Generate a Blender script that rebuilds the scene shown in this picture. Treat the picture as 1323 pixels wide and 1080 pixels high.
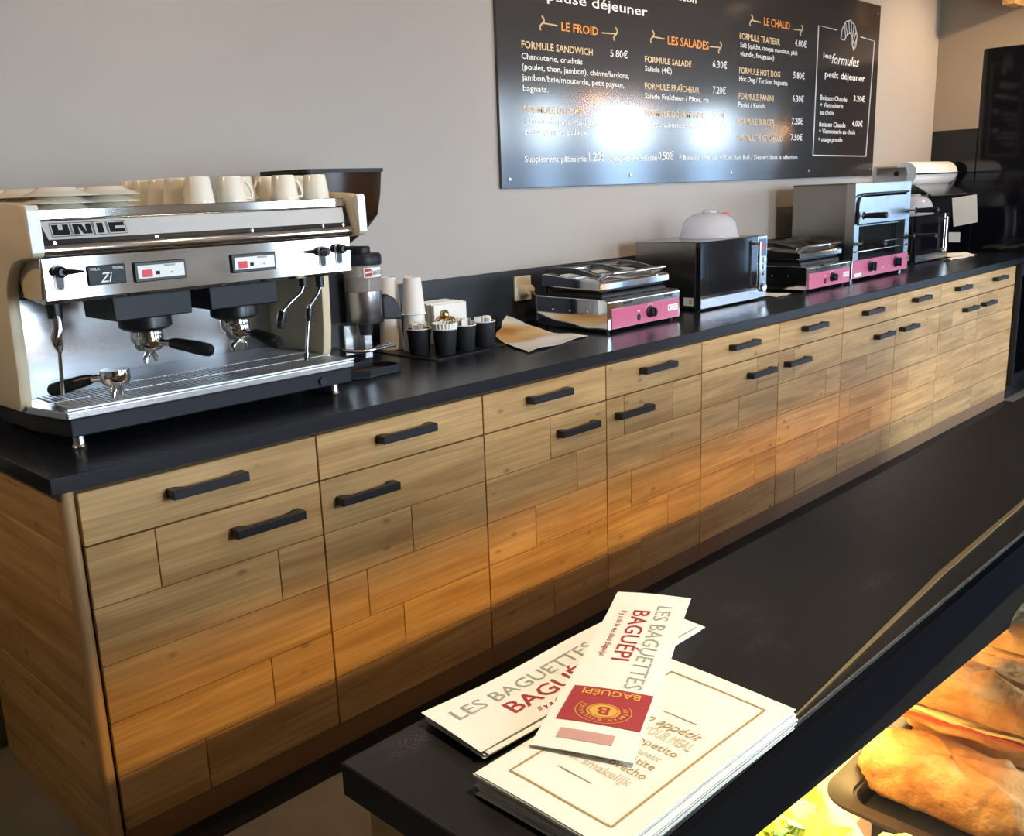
import bpy, bmesh, math, random
from mathutils import Vector, Matrix, noise
for o in list(bpy.data.objects): bpy.data.objects.remove(o, do_unlink=True)
S = bpy.context.scene
COL = S.collection
Z0 = 0.91          # all builders take heights above the underside of the worktops; the floor is at -Z0
PI = math.pi
R = math.radians

# ------------------------------------------------------------------ camera
cam_d = bpy.data.cameras.new('camera'); cam = bpy.data.objects.new('camera', cam_d); COL.objects.link(cam)
cam.location = (-0.7343, -2.0394, 0.6000 + Z0)
cam.rotation_euler = (R(76.4813), R(1.9606), R(-45.8061))
cam_d.sensor_fit = 'HORIZONTAL'; cam_d.sensor_width = 36.0; cam_d.lens = 36.0 * 1234.22 / 1323.0
cam_d.clip_start = 0.05; cam_d.clip_end = 200
S.camera = cam
# ------------------------------------------------------------------ sky
W = bpy.data.worlds.new('sky'); S.world = W; W.use_nodes = True
wn = W.node_tree.nodes; wl = W.node_tree.links
bg = wn['Background']; bg.inputs['Color'].default_value = (0.68, 0.84, 1.0, 1); bg.inputs['Strength'].default_value = 30.0
# ------------------------------------------------------------------ view
S.view_settings.view_transform = 'Standard'; S.view_settings.look = 'None'
S.view_settings.exposure = 0.22; S.view_settings.gamma = 1.0; S.view_settings.use_curve_mapping = False
# ------------------------------------------------------------------ window portals / ceiling spots (the lamps are built below)
WIN = [(0.9, 2.1), (3.7, 4.6), (6.9, 7.45), (8.05, 8.65), (9.3, 10.5), (11.5, 12.5), (14.4, 15.8)]   # openings of the shop front (x ranges)
FRONT_Y = -4.6; WIN_Z = (-0.75, 1.68)
for x0, x1 in WIN:
    L = bpy.data.lights.new('window_portal', 'AREA'); L.shape = 'RECTANGLE'; L.size = x1 - x0; L.size_y = WIN_Z[1] - WIN_Z[0]
    L.cycles.is_portal = True
    o = bpy.data.objects.new('window_portal', L); COL.objects.link(o)
    o.location = ((x0 + x1) / 2, FRONT_Y - 0.16, (WIN_Z[0] + WIN_Z[1]) / 2 + Z0); o.rotation_euler = (R(90), 0, 0)
SPOT_W = 230.0; SPOT_COL = (1.0, 0.70, 0.42)
LED_W = 42.0; LED_COL = (1.0, 0.60, 0.19)

# ================================================================== materials
def newmat(name):
    m = bpy.data.materials.new(name); m.use_nodes = True
    return m, m.node_tree.nodes, m.node_tree.links, m.node_tree.nodes['Principled BSDF']
def sock(n, *names):
    for a in names:
        if a in n.inputs: return n.inputs[a]
def mat(name, col, rough=0.5, metal=0.0, var=0.0, vscale=8.0, bump=0.0, bscale=60.0, spec=0.5, coat=0.0, trans=0.0, aniso=0.0, stretch=(1, 1, 1), rvar=0.0, sss=0.0, emit=None):
    m, N, K, b = newmat(name)
    b.inputs['Base Color'].default_value = (*col, 1); b.inputs['Roughness'].default_value = rough; b.inputs['Metallic'].default_value = metal
    s = sock(b, 'Specular IOR Level', 'Specular');  s.default_value = spec
    if coat: b.inputs['Coat Weight'].default_value = coat; b.inputs['Coat Roughness'].default_value = 0.08
    if trans: b.inputs['Transmission Weight'].default_value = trans
    if sss: b.inputs['Subsurface Weight'].default_value = sss; b.inputs['Subsurface Radius'].default_value = (0.02, 0.012, 0.006)
    if emit: b.inputs['Emission Color'].default_value = (*emit[0], 1); b.inputs['Emission Strength'].default_value = emit[1]
    if var or bump or rvar:
        tc = N.new('ShaderNodeTexCoord'); mp = N.new('ShaderNodeMapping'); mp.inputs['Scale'].default_value = stretch
        K.new(tc.outputs['Object'], mp.inputs['Vector'])
        nz = N.new('ShaderNodeTexNoise'); nz.inputs['Scale'].default_value = vscale; nz.inputs['Detail'].default_value = 6
        K.new(mp.outputs['Vector'], nz.inputs['Vector'])
        if var:
            mx = N.new('ShaderNodeMix'); mx.data_type = 'RGBA'
            mx.inputs['A'].default_value = (*[c * (1 - var) for c in col], 1); mx.inputs['B'].default_value = (*[min(1, c * (1 + var)) for c in col], 1)
            K.new(nz.outputs['Fac'], mx.inputs['Factor']); K.new(mx.outputs['Result'], b.inputs['Base Color'])
        if rvar:
            mr = N.new('ShaderNodeMapRange'); mr.inputs['From Min'].default_value = 0.3; mr.inputs['From Max'].default_value = 0.7
            mr.inputs['To Min'].default_value = max(0.02, rough - rvar); mr.inputs['To Max'].default_value = rough + rvar
            K.new(nz.outputs['Fac'], mr.inputs['Value']); K.new(mr.outputs['Result'], b.inputs['Roughness'])
        if bump:
            n2 = N.new('ShaderNodeTexNoise'); n2.inputs['Scale'].default_value = bscale; n2.inputs['Detail'].default_value = 4
            K.new(mp.outputs['Vector'], n2.inputs['Vector'])
            bp = N.new('ShaderNodeBump'); bp.inputs['Strength'].default_value = bump; bp.inputs['Distance'].default_value = 0.004
            K.new(n2.outputs['Fac'], bp.inputs['Height']); K.new(bp.outputs['Normal'], b.inputs['Normal'])
    return m
def wood(name, light, dark, axis=0, rough=0.5):
    m, N, K, b = newmat(name)
    tc = N.new('ShaderNodeTexCoord'); oi = N.new('ShaderNodeObjectInfo')
    ml = N.new('ShaderNodeVectorMath'); ml.operation = 'SCALE'; ml.inputs[0].default_value = (37, 19, 53); K.new(oi.outputs['Random'], ml.inputs['Scale'])
    ad = N.new('ShaderNodeVectorMath'); ad.operation = 'ADD'; K.new(tc.outputs['Object'], ad.inputs[0]); K.new(ml.outputs['Vector'], ad.inputs[1])
    mp = N.new('ShaderNodeMapping'); sc = [22, 22, 22]; sc[axis] = 1.6; mp.inputs['Scale'].default_value = sc
    K.new(ad.outputs['Vector'], mp.inputs['Vector'])
    n1 = N.new('ShaderNodeTexNoise'); n1.inputs['Scale'].default_value = 1.0; n1.inputs['Detail'].default_value = 8; n1.inputs['Distortion'].default_value = 0.8
    K.new(mp.outputs['Vector'], n1.inputs['Vector'])
    r1 = N.new('ShaderNodeValToRGB'); r1.color_ramp.elements[0].position = 0.32; r1.color_ramp.elements[1].position = 0.62
    r1.color_ramp.elements[0].color = (*dark, 1); r1.color_ramp.elements[1].color = (*light, 1); K.new(n1.outputs['Fac'], r1.inputs['Fac'])
    mg = N.new('ShaderNodeMapping'); sg_ = [150, 150, 150]; sg_[axis] = 3.0; mg.inputs['Scale'].default_value = sg_; K.new(ad.outputs['Vector'], mg.inputs['Vector'])
    ng = N.new('ShaderNodeTexNoise'); ng.inputs['Scale'].default_value = 1.0; ng.inputs['Detail'].default_value = 5; ng.inputs['Distortion'].default_value = 0.5; K.new(mg.outputs['Vector'], ng.inputs['Vector'])
    rg_ = N.new('ShaderNodeMapRange'); rg_.inputs['From Min'].default_value = 0.3; rg_.inputs['From Max'].default_value = 0.7; rg_.inputs['To Min'].default_value = 0.80; rg_.inputs['To Max'].default_value = 1.12; K.new(ng.outputs['Fac'], rg_.inputs['Value'])
    # knots
    mk = N.new('ShaderNodeMapping'); sk = [12, 12, 12]; sk[axis] = 6.5; mk.inputs['Scale'].default_value = sk; K.new(ad.outputs['Vector'], mk.inputs['Vector'])
    vo = N.new('ShaderNodeTexVoronoi'); vo.inputs['Scale'].default_value = 1.0; K.new(mk.outputs['Vector'], vo.inputs['Vector'])
    rk = N.new('ShaderNodeValToRGB'); rk.color_ramp.elements[0].position = 0.05; rk.color_ramp.elements[1].position = 0.13
    rk.color_ramp.elements[0].color = (1, 1, 1, 1); rk.color_ramp.elements[1].color = (0, 0, 0, 1); K.new(vo.outputs['Distance'], rk.inputs['Fac'])
    mxk = N.new('ShaderNodeMix'); mxk.data_type = 'RGBA'; mxk.inputs['B'].default_value = (*[c * 0.42 for c in dark], 1)
    mlk = N.new('ShaderNodeMath'); mlk.operation = 'MULTIPLY'; mlk.inputs[1].default_value = 0.6; K.new(rk.outputs['Color'], mlk.inputs[0])
    K.new(mlk.outputs[0], mxk.inputs['Factor']); K.new(r1.outputs['Color'], mxk.inputs['A'])
    # plank to plank tone, blotches
    n3 = N.new('ShaderNodeTexNoise'); n3.inputs['Scale'].default_value = 5.0; n3.inputs['Detail'].default_value = 3; K.new(ad.outputs['Vector'], n3.inputs['Vector'])
    mr = N.new('ShaderNodeMapRange'); mr.inputs['To Min'].default_value = 0.80; mr.inputs['To Max'].default_value = 1.16; K.new(n3.outputs['Fac'], mr.inputs['Value'])
    mr2 = N.new('ShaderNodeMapRange'); mr2.inputs['To Min'].default_value = 0.90; mr2.inputs['To Max'].default_value = 1.08; K.new(oi.outputs['Random'], mr2.inputs['Value'])
    mm = N.new('ShaderNodeMath'); mm.operation = 'MULTIPLY'; K.new(mr.outputs[0], mm.inputs[0]); K.new(mr2.outputs[0], mm.inputs[1])
    mg2 = N.new('ShaderNodeMath'); mg2.operation = 'MULTIPLY'; K.new(mm.outputs[0], mg2.inputs[0]); K.new(rg_.outputs[0], mg2.inputs[1]); mm = mg2
    sv = N.new('ShaderNodeVectorMath'); sv.operation = 'SCALE'; K.new(mxk.outputs['Result'], sv.inputs[0]); K.new(mm.outputs[0], sv.inputs['Scale'])
    K.new(sv.outputs['Vector'], b.inputs['Base Color'])
    b.inputs['Roughness'].default_value = rough
    bp = N.new('ShaderNodeBump'); bp.inputs['Strength'].default_value = 0.12; bp.inputs['Distance'].default_value = 0.002; K.new(n1.outputs['Fac'], bp.inputs['Height']); K.new(bp.outputs['Normal'], b.inputs['Normal'])
    return m
def thin_glass(name, tint=(1, 1, 1), refl=0.08, rough=0.02, ior=1.45):
    m = bpy.data.materials.new(name); m.use_nodes = True; N = m.node_tree.nodes; K = m.node_tree.links; N.clear()
    out = N.new('ShaderNodeOutputMaterial'); tr = N.new('ShaderNodeBsdfTransparent'); tr.inputs['Color'].default_value = (*tint, 1)
    gl = N.new('ShaderNodeBsdfGlossy'); gl.inputs['Roughness'].default_value = rough
    lw = N.new('ShaderNodeLayerWeight'); lw.inputs['Blend'].default_value = 0.5
    pw = N.new('ShaderNodeMath'); pw.operation = 'POWER'; pw.inputs[1].default_value = 5; K.new(lw.outputs['Facing'], pw.inputs[0])
    fr = N.new('ShaderNodeMath'); fr.operation = 'MULTIPLY_ADD'; fr.inputs[1].default_value = 0.9; fr.inputs[2].default_value = 0.018; K.new(pw.outputs[0], fr.inputs[0])
    mx = N.new('ShaderNodeMixShader'); K.new(fr.outputs[0], mx.inputs[0]); K.new(tr.outputs[0], mx.inputs[1]); K.new(gl.outputs[0], mx.inputs[2]); K.new(mx.outputs[0], out.inputs[0])
    return m
def plastic_clear(name, tint, diff, amount):
    m = bpy.data.materials.new(name); m.use_nodes = True; N = m.node_tree.nodes; K = m.node_tree.links; N.clear()
    out = N.new('ShaderNodeOutputMaterial'); tr = N.new('ShaderNodeBsdfTransparent'); tr.inputs['Color'].default_value = (*tint, 1)
    pb = N.new('ShaderNodeBsdfPrincipled'); pb.inputs['Base Color'].default_value = (*diff, 1); pb.inputs['Roughness'].default_value = 0.12
    mx = N.new('ShaderNodeMixShader'); mx.inputs[0].default_value = amount; K.new(tr.outputs[0], mx.inputs[1]); K.new(pb.outputs[0], mx.inputs[2]); K.new(mx.outputs[0], out.inputs[0])
    return m
M = {}
M['wall'] = mat('taupe_paint', (0.345, 0.312, 0.278), 0.5, var=0.05, vscale=2.5, bump=0.08, bscale=220)
M['wall_room'] = mat('room_paint', (0.38, 0.30, 0.22), 0.7, var=0.05, vscale=2)
M['ceiling'] = mat('ceiling_paint', (0.42, 0.37, 0.31), 0.8, var=0.03)
M['soffit'] = mat('brown_soffit', (0.30, 0.235, 0.17), 0.6, var=0.05, vscale=3)
M['wood'] = wood('pine_board', (0.64, 0.385, 0.150), (0.44, 0.235, 0.075))
M['wood_v'] = wood('pine_board_side', (0.64, 0.385, 0.150), (0.44, 0.235, 0.075), axis=1)
M['wood_z'] = wood('pine_board_upright', (0.56, 0.36, 0.18), (0.42, 0.25, 0.11), axis=2)
M['plinth'] = mat('plinth_brown', (0.25, 0.13, 0.055), 0.5, var=0.15, vscale=6)
M['carcass'] = mat('carcass_brown', (0.05, 0.03, 0.015), 0.8)
M['worktop'] = mat('black_laminate', (0.011, 0.012, 0.016), 0.27, bump=0.035, bscale=420, spec=0.5)
M['splash'] = mat('black_splashback', (0.016, 0.018, 0.022), 0.38, bump=0.10, bscale=140)
M['gloss_black'] = mat('gloss_black_panel', (0.004, 0.004, 0.006), 0.07, spec=0.5)
M['rail'] = mat('satin_black_rail', (0.006, 0.006, 0.007), 0.5, spec=0.0)
M['handle'] = mat('black_handle', (0.010, 0.011, 0.014), 0.42, bump=0.05, bscale=200)
M['black'] = mat('black_plastic', (0.009, 0.009, 0.010), 0.35, spec=0.4)
M['blackm'] = mat('matt_black', (0.011, 0.011, 0.013), 0.55, spec=0.4)
M['greyb'] = mat('charcoal_plastic', (0.012, 0.013, 0.017), 0.40, spec=0.22)
M['chrome'] = mat('polished_steel', (0.78, 0.79, 0.80), 0.09, metal=1.0, rvar=0.03, vscale=5)
M['steel'] = mat('brushed_steel', (0.52, 0.52, 0.53), 0.26, metal=1.0, stretch=(1, 1, 30), bump=0.03, bscale=40)
M['grate'] = mat('satin_steel', (0.62, 0.64, 0.67), 0.42, metal=0.75)
M['plate'] = mat('splash_steel', (0.50, 0.51, 0.53), 0.17, metal=1.0, bump=0.02, bscale=30)
M['steel_dark'] = mat('smoked_steel', (0.30, 0.29, 0.27), 0.2, metal=1.0)
M['cream'] = mat('cream_enamel', (0.66, 0.55, 0.36), 0.3, coat=0.4)
M['white'] = mat('white_enamel', (0.78, 0.77, 0.74), 0.3)
M['china'] = mat('cream_china', (0.80, 0.755, 0.64), 0.18, coat=0.3)
M['paper'] = mat('white_paper', (0.82, 0.79, 0.71), 0.75, var=0.05, vscale=14, bump=0.10, bscale=30)
M['papercup'] = mat('paper_cup', (0.80, 0.75, 0.70), 0.55)
M['silver'] = mat('silver_plate', (0.50, 0.51, 0.50), 0.55)
M['pink'] = mat('pink_enamel', (0.56, 0.10, 0.18), 0.3, coat=0.2, var=0.04, vscale=6)
M['board'] = mat('menu_board', (0.032, 0.026, 0.024), 0.14, spec=1.0)
M['t_white'] = mat('print_white', (0.80, 0.79, 0.76), 0.5)
M['t_cream'] = mat('print_sand', (0.72, 0.52, 0.28), 0.5)
M['t_orange'] = mat('print_orange', (0.80, 0.28, 0.03), 0.5)
M['t_black'] = mat('print_black', (0.004, 0.004, 0.005), 0.6, spec=0.2)
M['t_grey'] = mat('print_grey', (0.34, 0.33, 0.27), 0.7)
M['t_brown'] = mat('print_brown', (0.42, 0.27, 0.09), 0.7)
M['t_pale'] = mat('print_pale_brown', (0.62, 0.50, 0.32), 0.7)
M['t_red'] = mat('print_red', (0.36, 0.035, 0.04), 0.6)
M['t_gold'] = mat('print_gold', (0.72, 0.40, 0.07), 0.5)
M['red'] = mat('red_plastic', (0.55, 0.03, 0.02), 0.4)
M['redled'] = mat('red_led', (0.5, 0.0, 0.01), 0.4, emit=((1.0, 0.02, 0.03), 0.12))
M['screen'] = mat('oven_glass', (0.010, 0.010, 0.012), 0.05)
M['hopper'] = plastic_clear('smoked_hopper', (0.33, 0.17, 0.07), (0.035, 0.02, 0.01), 0.55)
M['amber'] = plastic_clear('doser_plastic', (0.88, 0.85, 0.82), (0.55, 0.52, 0.50), 0.30)
M['dome'] = plastic_clear('frosted_dome', (0.86, 0.88, 0.92), (0.80, 0.82, 0.88), 0.42)
M['coffee'] = mat('ground_coffee', (0.10, 0.045, 0.02), 0.9, var=0.4, vscale=90, bump=0.6, bscale=200)
M['socket'] = mat('socket_plate', (0.70, 0.64, 0.52), 0.35)
M['cable'] = mat('grey_cable', (0.25, 0.24, 0.22), 0.5)
M['foil'] = mat('gold_foil', (0.75, 0.52, 0.25), 0.2, metal=1.0, bump=0.9, bscale=70)
M['gold'] = mat('gold_metal', (0.90, 0.66, 0.34), 0.38, metal=1.0)
M['alu'] = mat('aluminium_edge', (0.80, 0.79, 0.75), 0.25, metal=1.0)
M['floor'] = mat('concrete_tile', (0.30, 0.265, 0.21), 0.55, var=0.22, vscale=7, bump=0.12, bscale=50)
M['asphalt'] = mat('pavement', (0.30, 0.30, 0.30), 0.9, var=0.1)
M['glass'] = thin_glass('case_glass', (0.97, 0.98, 0.96))
M['fridge_glass'] = thin_glass('fridge_glass', (0.55, 0.62, 0.66), rough=0.03)
M['tint'] = thin_glass('dimming_tint', (0.52, 0.60, 0.68))  # for the added dimming panes of the unseen shop windows
M['bottle_blue'] = mat('bottle_blue', (0.10, 0.42, 0.62), 0.2)
M['bottle_white'] = mat('bottle_white', (0.6, 0.66, 0.7), 0.3)
M['case_in'] = mat('case_liner', (0.78, 0.74, 0.60), 0.4)
M['lettuce'] = mat('lettuce', (0.42, 0.58, 0.12), 0.5, var=0.5, vscale=30, bump=0.6, bscale=50)
M['cheese'] = mat('cheese', (0.85, 0.74, 0.40), 0.45, var=0.08)
M['ham'] = mat('ham', (0.46, 0.07, 0.04), 0.4, var=0.25, vscale=40)
def bread_mat(name, a, b_, c):
    m, N, K, b = newmat(name)
    tc = N.new('ShaderNodeTexCoord'); n = N.new('ShaderNodeTexNoise'); n.inputs['Scale'].default_value = 16; n.inputs['Detail'].default_value = 8; K.new(tc.outputs['Object'], n.inputs['Vector'])
    r = N.new('ShaderNodeValToRGB'); e = r.color_ramp.elements; e[0].position = 0.30; e[0].color = (*a, 1); e[1].position = 0.70; e[1].color = (*c, 1); q = e.new(0.5); q.color = (*b_, 1)
    K.new(n.outputs['Fac'], r.inputs['Fac']); K.new(r.outputs['Color'], b.inputs['Base Color']); b.inputs['Roughness'].default_value = 0.7
    n2 = N.new('ShaderNodeTexNoise'); n2.inputs['Scale'].default_value = 55; n2.inputs['Detail'].default_value = 7; K.new(tc.outputs['Object'], n2.inputs['Vector'])
    bp = N.new('ShaderNodeBump'); bp.inputs['Strength'].default_value = 0.9; bp.inputs['Distance'].default_value = 0.008; K.new(n2.outputs['Fac'], bp.inputs['Height']); K.new(bp.outputs['Normal'], b.inputs['Normal'])
    return m
M['bread'] = bread_mat('crusty_bread', (0.42, 0.17, 0.05), (0.62, 0.33, 0.12), (0.76, 0.52, 0.26))
M['bread_pale'] = bread_mat('pale_bread', (0.62, 0.36, 0.13), (0.74, 0.51, 0.24), (0.84, 0.67, 0.40))
def dusty():
    m, N, K, b = newmat('dusty_black_laminate'); tc = N.new('ShaderNodeTexCoord')
    mp = N.new('ShaderNodeMapping'); mp.inputs['Scale'].default_value = (1, 2.2, 1); mp.inputs['Rotation'].default_value = (0, 0, .5); K.new(tc.outputs['Object'], mp.inputs['Vector'])
    a = N.new('ShaderNodeTexNoise'); a.inputs['Scale'].default_value = 7; a.inputs['Detail'].default_value = 3; K.new(mp.outputs['Vector'], a.inputs['Vector'])
    c = N.new('ShaderNodeTexNoise'); c.inputs['Scale'].default_value = 240; c.inputs['Detail'].default_value = 2; K.new(mp.outputs['Vector'], c.inputs['Vector'])
    r1 = N.new('ShaderNodeMapRange'); r1.inputs['From Min'].default_value = .60; r1.inputs['From Max'].default_value = .78; K.new(a.outputs['Fac'], r1.inputs['Value'])
    r2 = N.new('ShaderNodeMapRange'); r2.inputs['From Min'].default_value = .52; r2.inputs['From Max'].default_value = .70; K.new(c.outputs['Fac'], r2.inputs['Value'])
    mu = N.new('ShaderNodeMath'); mu.operation = 'MULTIPLY'; K.new(r1.outputs[0], mu.inputs[0]); K.new(r2.outputs[0], mu.inputs[1])
    r3 = N.new('ShaderNodeMapRange'); r3.inputs['From Min'].default_value = .74; r3.inputs['From Max'].default_value = .78; K.new(c.outputs['Fac'], r3.inputs['Value'])
    ad = N.new('ShaderNodeMath'); ad.operation = 'ADD'; ad.use_clamp = True; K.new(mu.outputs[0], ad.inputs[0]); K.new(r3.outputs[0], ad.inputs[1])
    mx = N.new('ShaderNodeMix'); mx.data_type = 'RGBA'; mx.inputs['A'].default_value = (.014, .012, .012, 1); mx.inputs['B'].default_value = (.16, .13, .10, 1)
    K.new(ad.outputs[0], mx.inputs['Factor']); K.new(mx.outputs['Result'], b.inputs['Base Color']); b.inputs['Roughness'].default_value = .32; b.inputs['Specular IOR Level'].default_value = .35
    n2 = N.new('ShaderNodeTexNoise'); n2.inputs['Scale'].default_value = 420; K.new(tc.outputs['Object'], n2.inputs['Vector'])
    bp = N.new('ShaderNodeBump'); bp.inputs['Strength'].default_value = .04; bp.inputs['Distance'].default_value = .004; K.new(n2.outputs['Fac'], bp.inputs['Height']); K.new(bp.outputs['Normal'], b.inputs['Normal'])
    return m
M['worktop_dusty'] = dusty()
# stained kitchen paper
def stained():
    m, N, K, b = newmat('stained_kitchen_paper')
    tc = N.new('ShaderNodeTexCoord'); n = N.new('ShaderNodeTexNoise'); n.inputs['Scale'].default_value = 5; n.inputs['Detail'].default_value = 5; K.new(tc.outputs['Object'], n.inputs['Vector'])
    mp = N.new('ShaderNodeMapping'); mp.inputs['Location'].default_value = (0.10, -0.42, 0); mp.inputs['Rotation'].default_value = (0, 0, R(20)); mp.inputs['Scale'].default_value = (4.2, 6.0, 0); K.new(tc.outputs['Object'], mp.inputs['Vector'])
    gr = N.new('ShaderNodeTexGradient'); gr.gradient_type = 'SPHERICAL'; K.new(mp.outputs['Vector'], gr.inputs['Vector'])
    mu = N.new('ShaderNodeMath'); mu.operation = 'MULTIPLY'; K.new(gr.outputs['Fac'], mu.inputs[0]); K.new(n.outputs['Fac'], mu.inputs[1])
    r = N.new('ShaderNodeValToRGB'); e = r.color_ramp.elements; e[0].position = 0.02; e[0].color = (0.84, 0.80, 0.72, 1); e[1].position = 0.40; e[1].color = (0.50, 0.22, 0.05, 1); q = e.new(0.16); q.color = (0.74, 0.50, 0.22, 1)
    K.new(mu.outputs[0], r.inputs['Fac']); K.new(r.outputs['Color'], b.inputs['Base Color']); b.inputs['Roughness'].default_value = 0.85
    return m
M['stained'] = stained()

# ================================================================== mesh helpers
class MB:
    def __init__(s): s.bm = bmesh.new(); s.smooth = False
    def box(s, x0, x1, y0, y1, z0, z1, bev=0.0, seg=2):
        t = bmesh.new(); bmesh.ops.create_cube(t, size=1)
        for v in t.verts: v.co = Vector(((x0 + x1) / 2 + v.co.x * (x1 - x0), (y0 + y1) / 2 + v.co.y * (y1 - y0), (z0 + z1) / 2 + v.co.z * (z1 - z0)))
        if bev: bmesh.ops.bevel(t, geom=list(t.edges), offset=bev, segments=seg, affect='EDGES', profile=0.5)
        s.add(t); return s
    def add(s, t):
        me = bpy.data.meshes.new('tmp'); t.to_mesh(me); t.free(); s.bm.from_mesh(me); bpy.data.meshes.remove(me); return s
    def prism(s, pts, axis, a, b, bev=0.0, seg=2):
        """pts: 2-D outline; axis 'x': (y,z), 'y': (x,z), 'z': (x,y)"""
        t = bmesh.new()
        def P(p, h): return {'x': (h, p[0], p[1]), 'y': (p[0], h, p[1]), 'z': (p[0], p[1], h)}[axis]
        va = [t.verts.new(P(p, a)) for p in pts]; vb = [t.verts.new(P(p, b)) for p in pts]
        t.faces.new(va); t.faces.new(vb[::-1]); n = len(pts)
        for i in range(n): t.faces.new((va[i], vb[i], vb[(i + 1) % n], va[(i + 1) % n]))
        bmesh.ops.recalc_face_normals(t, faces=t.faces)
        if bev: bmesh.ops.bevel(t, geom=list(t.edges), offset=bev, segments=seg, affect='EDGES', profile=0.5)
        s.add(t); return s
    def lathe(s, prof, c, axis='z', n=28, cap=True):
        """prof: (radius, height) list along the axis from centre c"""
        c = Vector(c); rings = []
        A = {'z': (Vector((1, 0, 0)), Vector((0, 1, 0)), Vector((0, 0, 1))), 'y': (Vector((1, 0, 0)), Vector((0, 0, 1)), Vector((0, 1, 0))), 'x': (Vector((0, 1, 0)), Vector((0, 0, 1)), Vector((1, 0, 0)))}
        u, v, w = A[axis] if isinstance(axis, str) else axis
        t = bmesh.new()
        for r, h in prof:
            if r < 1e-6: rings.append([t.verts.new(c + w * h)])
            else: rings.append([t.verts.new(c + w * h + (u * math.cos(2 * PI * i / n) + v * math.sin(2 * PI * i / n)) * r) for i in range(n)])
        for a, b in zip(rings, rings[1:]):
            if len(a) == 1 and len(b) == 1: continue
            for i in range(n):
                j = (i + 1) % n
                if len(a) == 1: t.faces.new((a[0], b[i], b[j]))
                elif len(b) == 1: t.faces.new((a[i], b[0], a[j]))
                else: t.faces.new((a[i], b[i], b[j], a[j]))
        if cap:
            if len(rings[0]) > 1: t.faces.new(rings[0])
            if len(rings[-1]) > 1: t.faces.new(rings[-1][::-1])
        bmesh.ops.recalc_face_normals(t, faces=t.faces)
        s.add(t); return s
    def rod(s, a, b, r0, r1=None, n=16):
        a = Vector(a); b = Vector(b); w = (b - a); L = w.length; w.normalize()
        u = w.orthogonal().normalized(); v = w.cross(u)
        return s.lathe([(r0, 0), (r1 if r1 is not None else r0, L)], a, (u, v, w), n)
    def tube(s, pts, r, n=10, cap=True):
        pts = [Vector(p) for p in pts]; t = bmesh.new(); rings = []; prev = None
        for i, p in enumerate(pts):
            d = (pts[min(i + 1, len(pts) - 1)] - pts[max(i - 1, 0)]).normalized()
            u = d.orthogonal().normalized() if prev is None else (prev - d * prev.dot(d)).normalized()
            prev = u; v = d.cross(u); rr = r[i] if isinstance(r, (list, tuple)) else r
            rings.append([t.verts.new(p + (u * math.cos(2 * PI * k / n) + v * math.sin(2 * PI * k / n)) * rr) for k in range(n)])
        for a, b in zip(rings, rings[1:]):
            for k in range(n): t.faces.new((a[k], b[k], b[(k + 1) % n], a[(k + 1) % n]))
        if cap: t.faces.new(rings[0][::-1]); t.faces.new(rings[-1])
        bmesh.ops.recalc_face_normals(t, faces=t.faces)
        s.add(t); return s
    def grid(s, f, nu, nv, thick=0.0):
        """surface f(u,v), u,v in 0..1; thick adds a lower skin"""
        t = bmesh.new()
        top = [[t.verts.new(f(i / nu, j / nv)) for j in range(nv + 1)] for i in range(nu + 1)]
        for i in range(nu):
            for j in range(nv): t.faces.new((top[i][j], top[i + 1][j], top[i + 1][j + 1], top[i][j + 1]))
        if thick:
            bot = [[t.verts.new(Vector(f(i / nu, j / nv)) - Vector((0, 0, thick))) for j in range(nv + 1)] for i in range(nu + 1)]
            for i in range(nu):
                for j in range(nv): t.faces.new((bot[i][j + 1], bot[i + 1][j + 1], bot[i + 1][j], bot[i][j]))
            for i in range(nu):
                t.faces.new((top[i][0], bot[i][0], bot[i + 1][0], top[i + 1][0])); t.faces.new((top[i + 1][nv], bot[i + 1][nv], bot[i][nv], top[i][nv]))
            for j in range(nv):
                t.faces.new((top[0][j + 1], bot[0][j + 1], bot[0][j], top[0][j])); t.faces.new((top[nu][j], bot[nu][j], bot[nu][j + 1], top[nu][j + 1]))
        bmesh.ops.recalc_face_normals(t, faces=t.faces)
        s.add(t); return s
    def quads(s, verts, faces):
        t = bmesh.new(); vs = [t.verts.new(v) for v in verts]
        for f in faces: t.faces.new([vs[i] for i in f])
        bmesh.ops.recalc_face_normals(t, faces=t.faces)
        s.add(t); return s
    def xform(s, m): bmesh.ops.transform(s.bm, matrix=m, verts=s.bm.verts); return s
    def build(s, name, m, parent=None, smooth=False):
        me = bpy.data.meshes.new(name)
        o = bpy.data.objects.new(name, me); COL.objects.link(o)
        base = Vector((0, 0, -Z0)) if parent is None else worldloc(parent) - Vector((0, 0, Z0))
        if parent is None:   # origin at the centre of the base
            vs = [v.co for v in s.bm.verts]
            base = Vector((sum((min(v[i] for v in vs), max(v[i] for v in vs))) / 2 for i in range(2))).to_3d(); base.z = min(v.z for v in vs)
            o.location = base + Vector((0, 0, Z0))
        for v in s.bm.verts: v.co -= base
        s.bm.to_mesh(me); s.bm.free()
        if parent is not None: o.parent = parent
        me.materials.append(M[m] if isinstance(m, str) else m)
        if smooth: sm(me)
        return o
def sm(me, ang=40):
    for p in me.polygons: p.use_smooth = True
    try: me.set_sharp_from_angle(angle=R(ang))
    except Exception: pass
def worldloc(o):
    v = Vector(o.location)
    while o.parent: o = o.parent; v += Vector(o.location)
    return v
def thing(name, label, cat, loc, group=None):
    o = bpy.data.objects.new(name, None); COL.objects.link(o); o.empty_display_size = 0.05
    o.location = (loc[0], loc[1], loc[2] + Z0); o['label'] = label; o['category'] = cat
    if group: o['group'] = group
    return o
def tag(o, label, cat, group=None):
    o['label'] = label; o['category'] = cat
    if group: o['group'] = group
    return o
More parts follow.
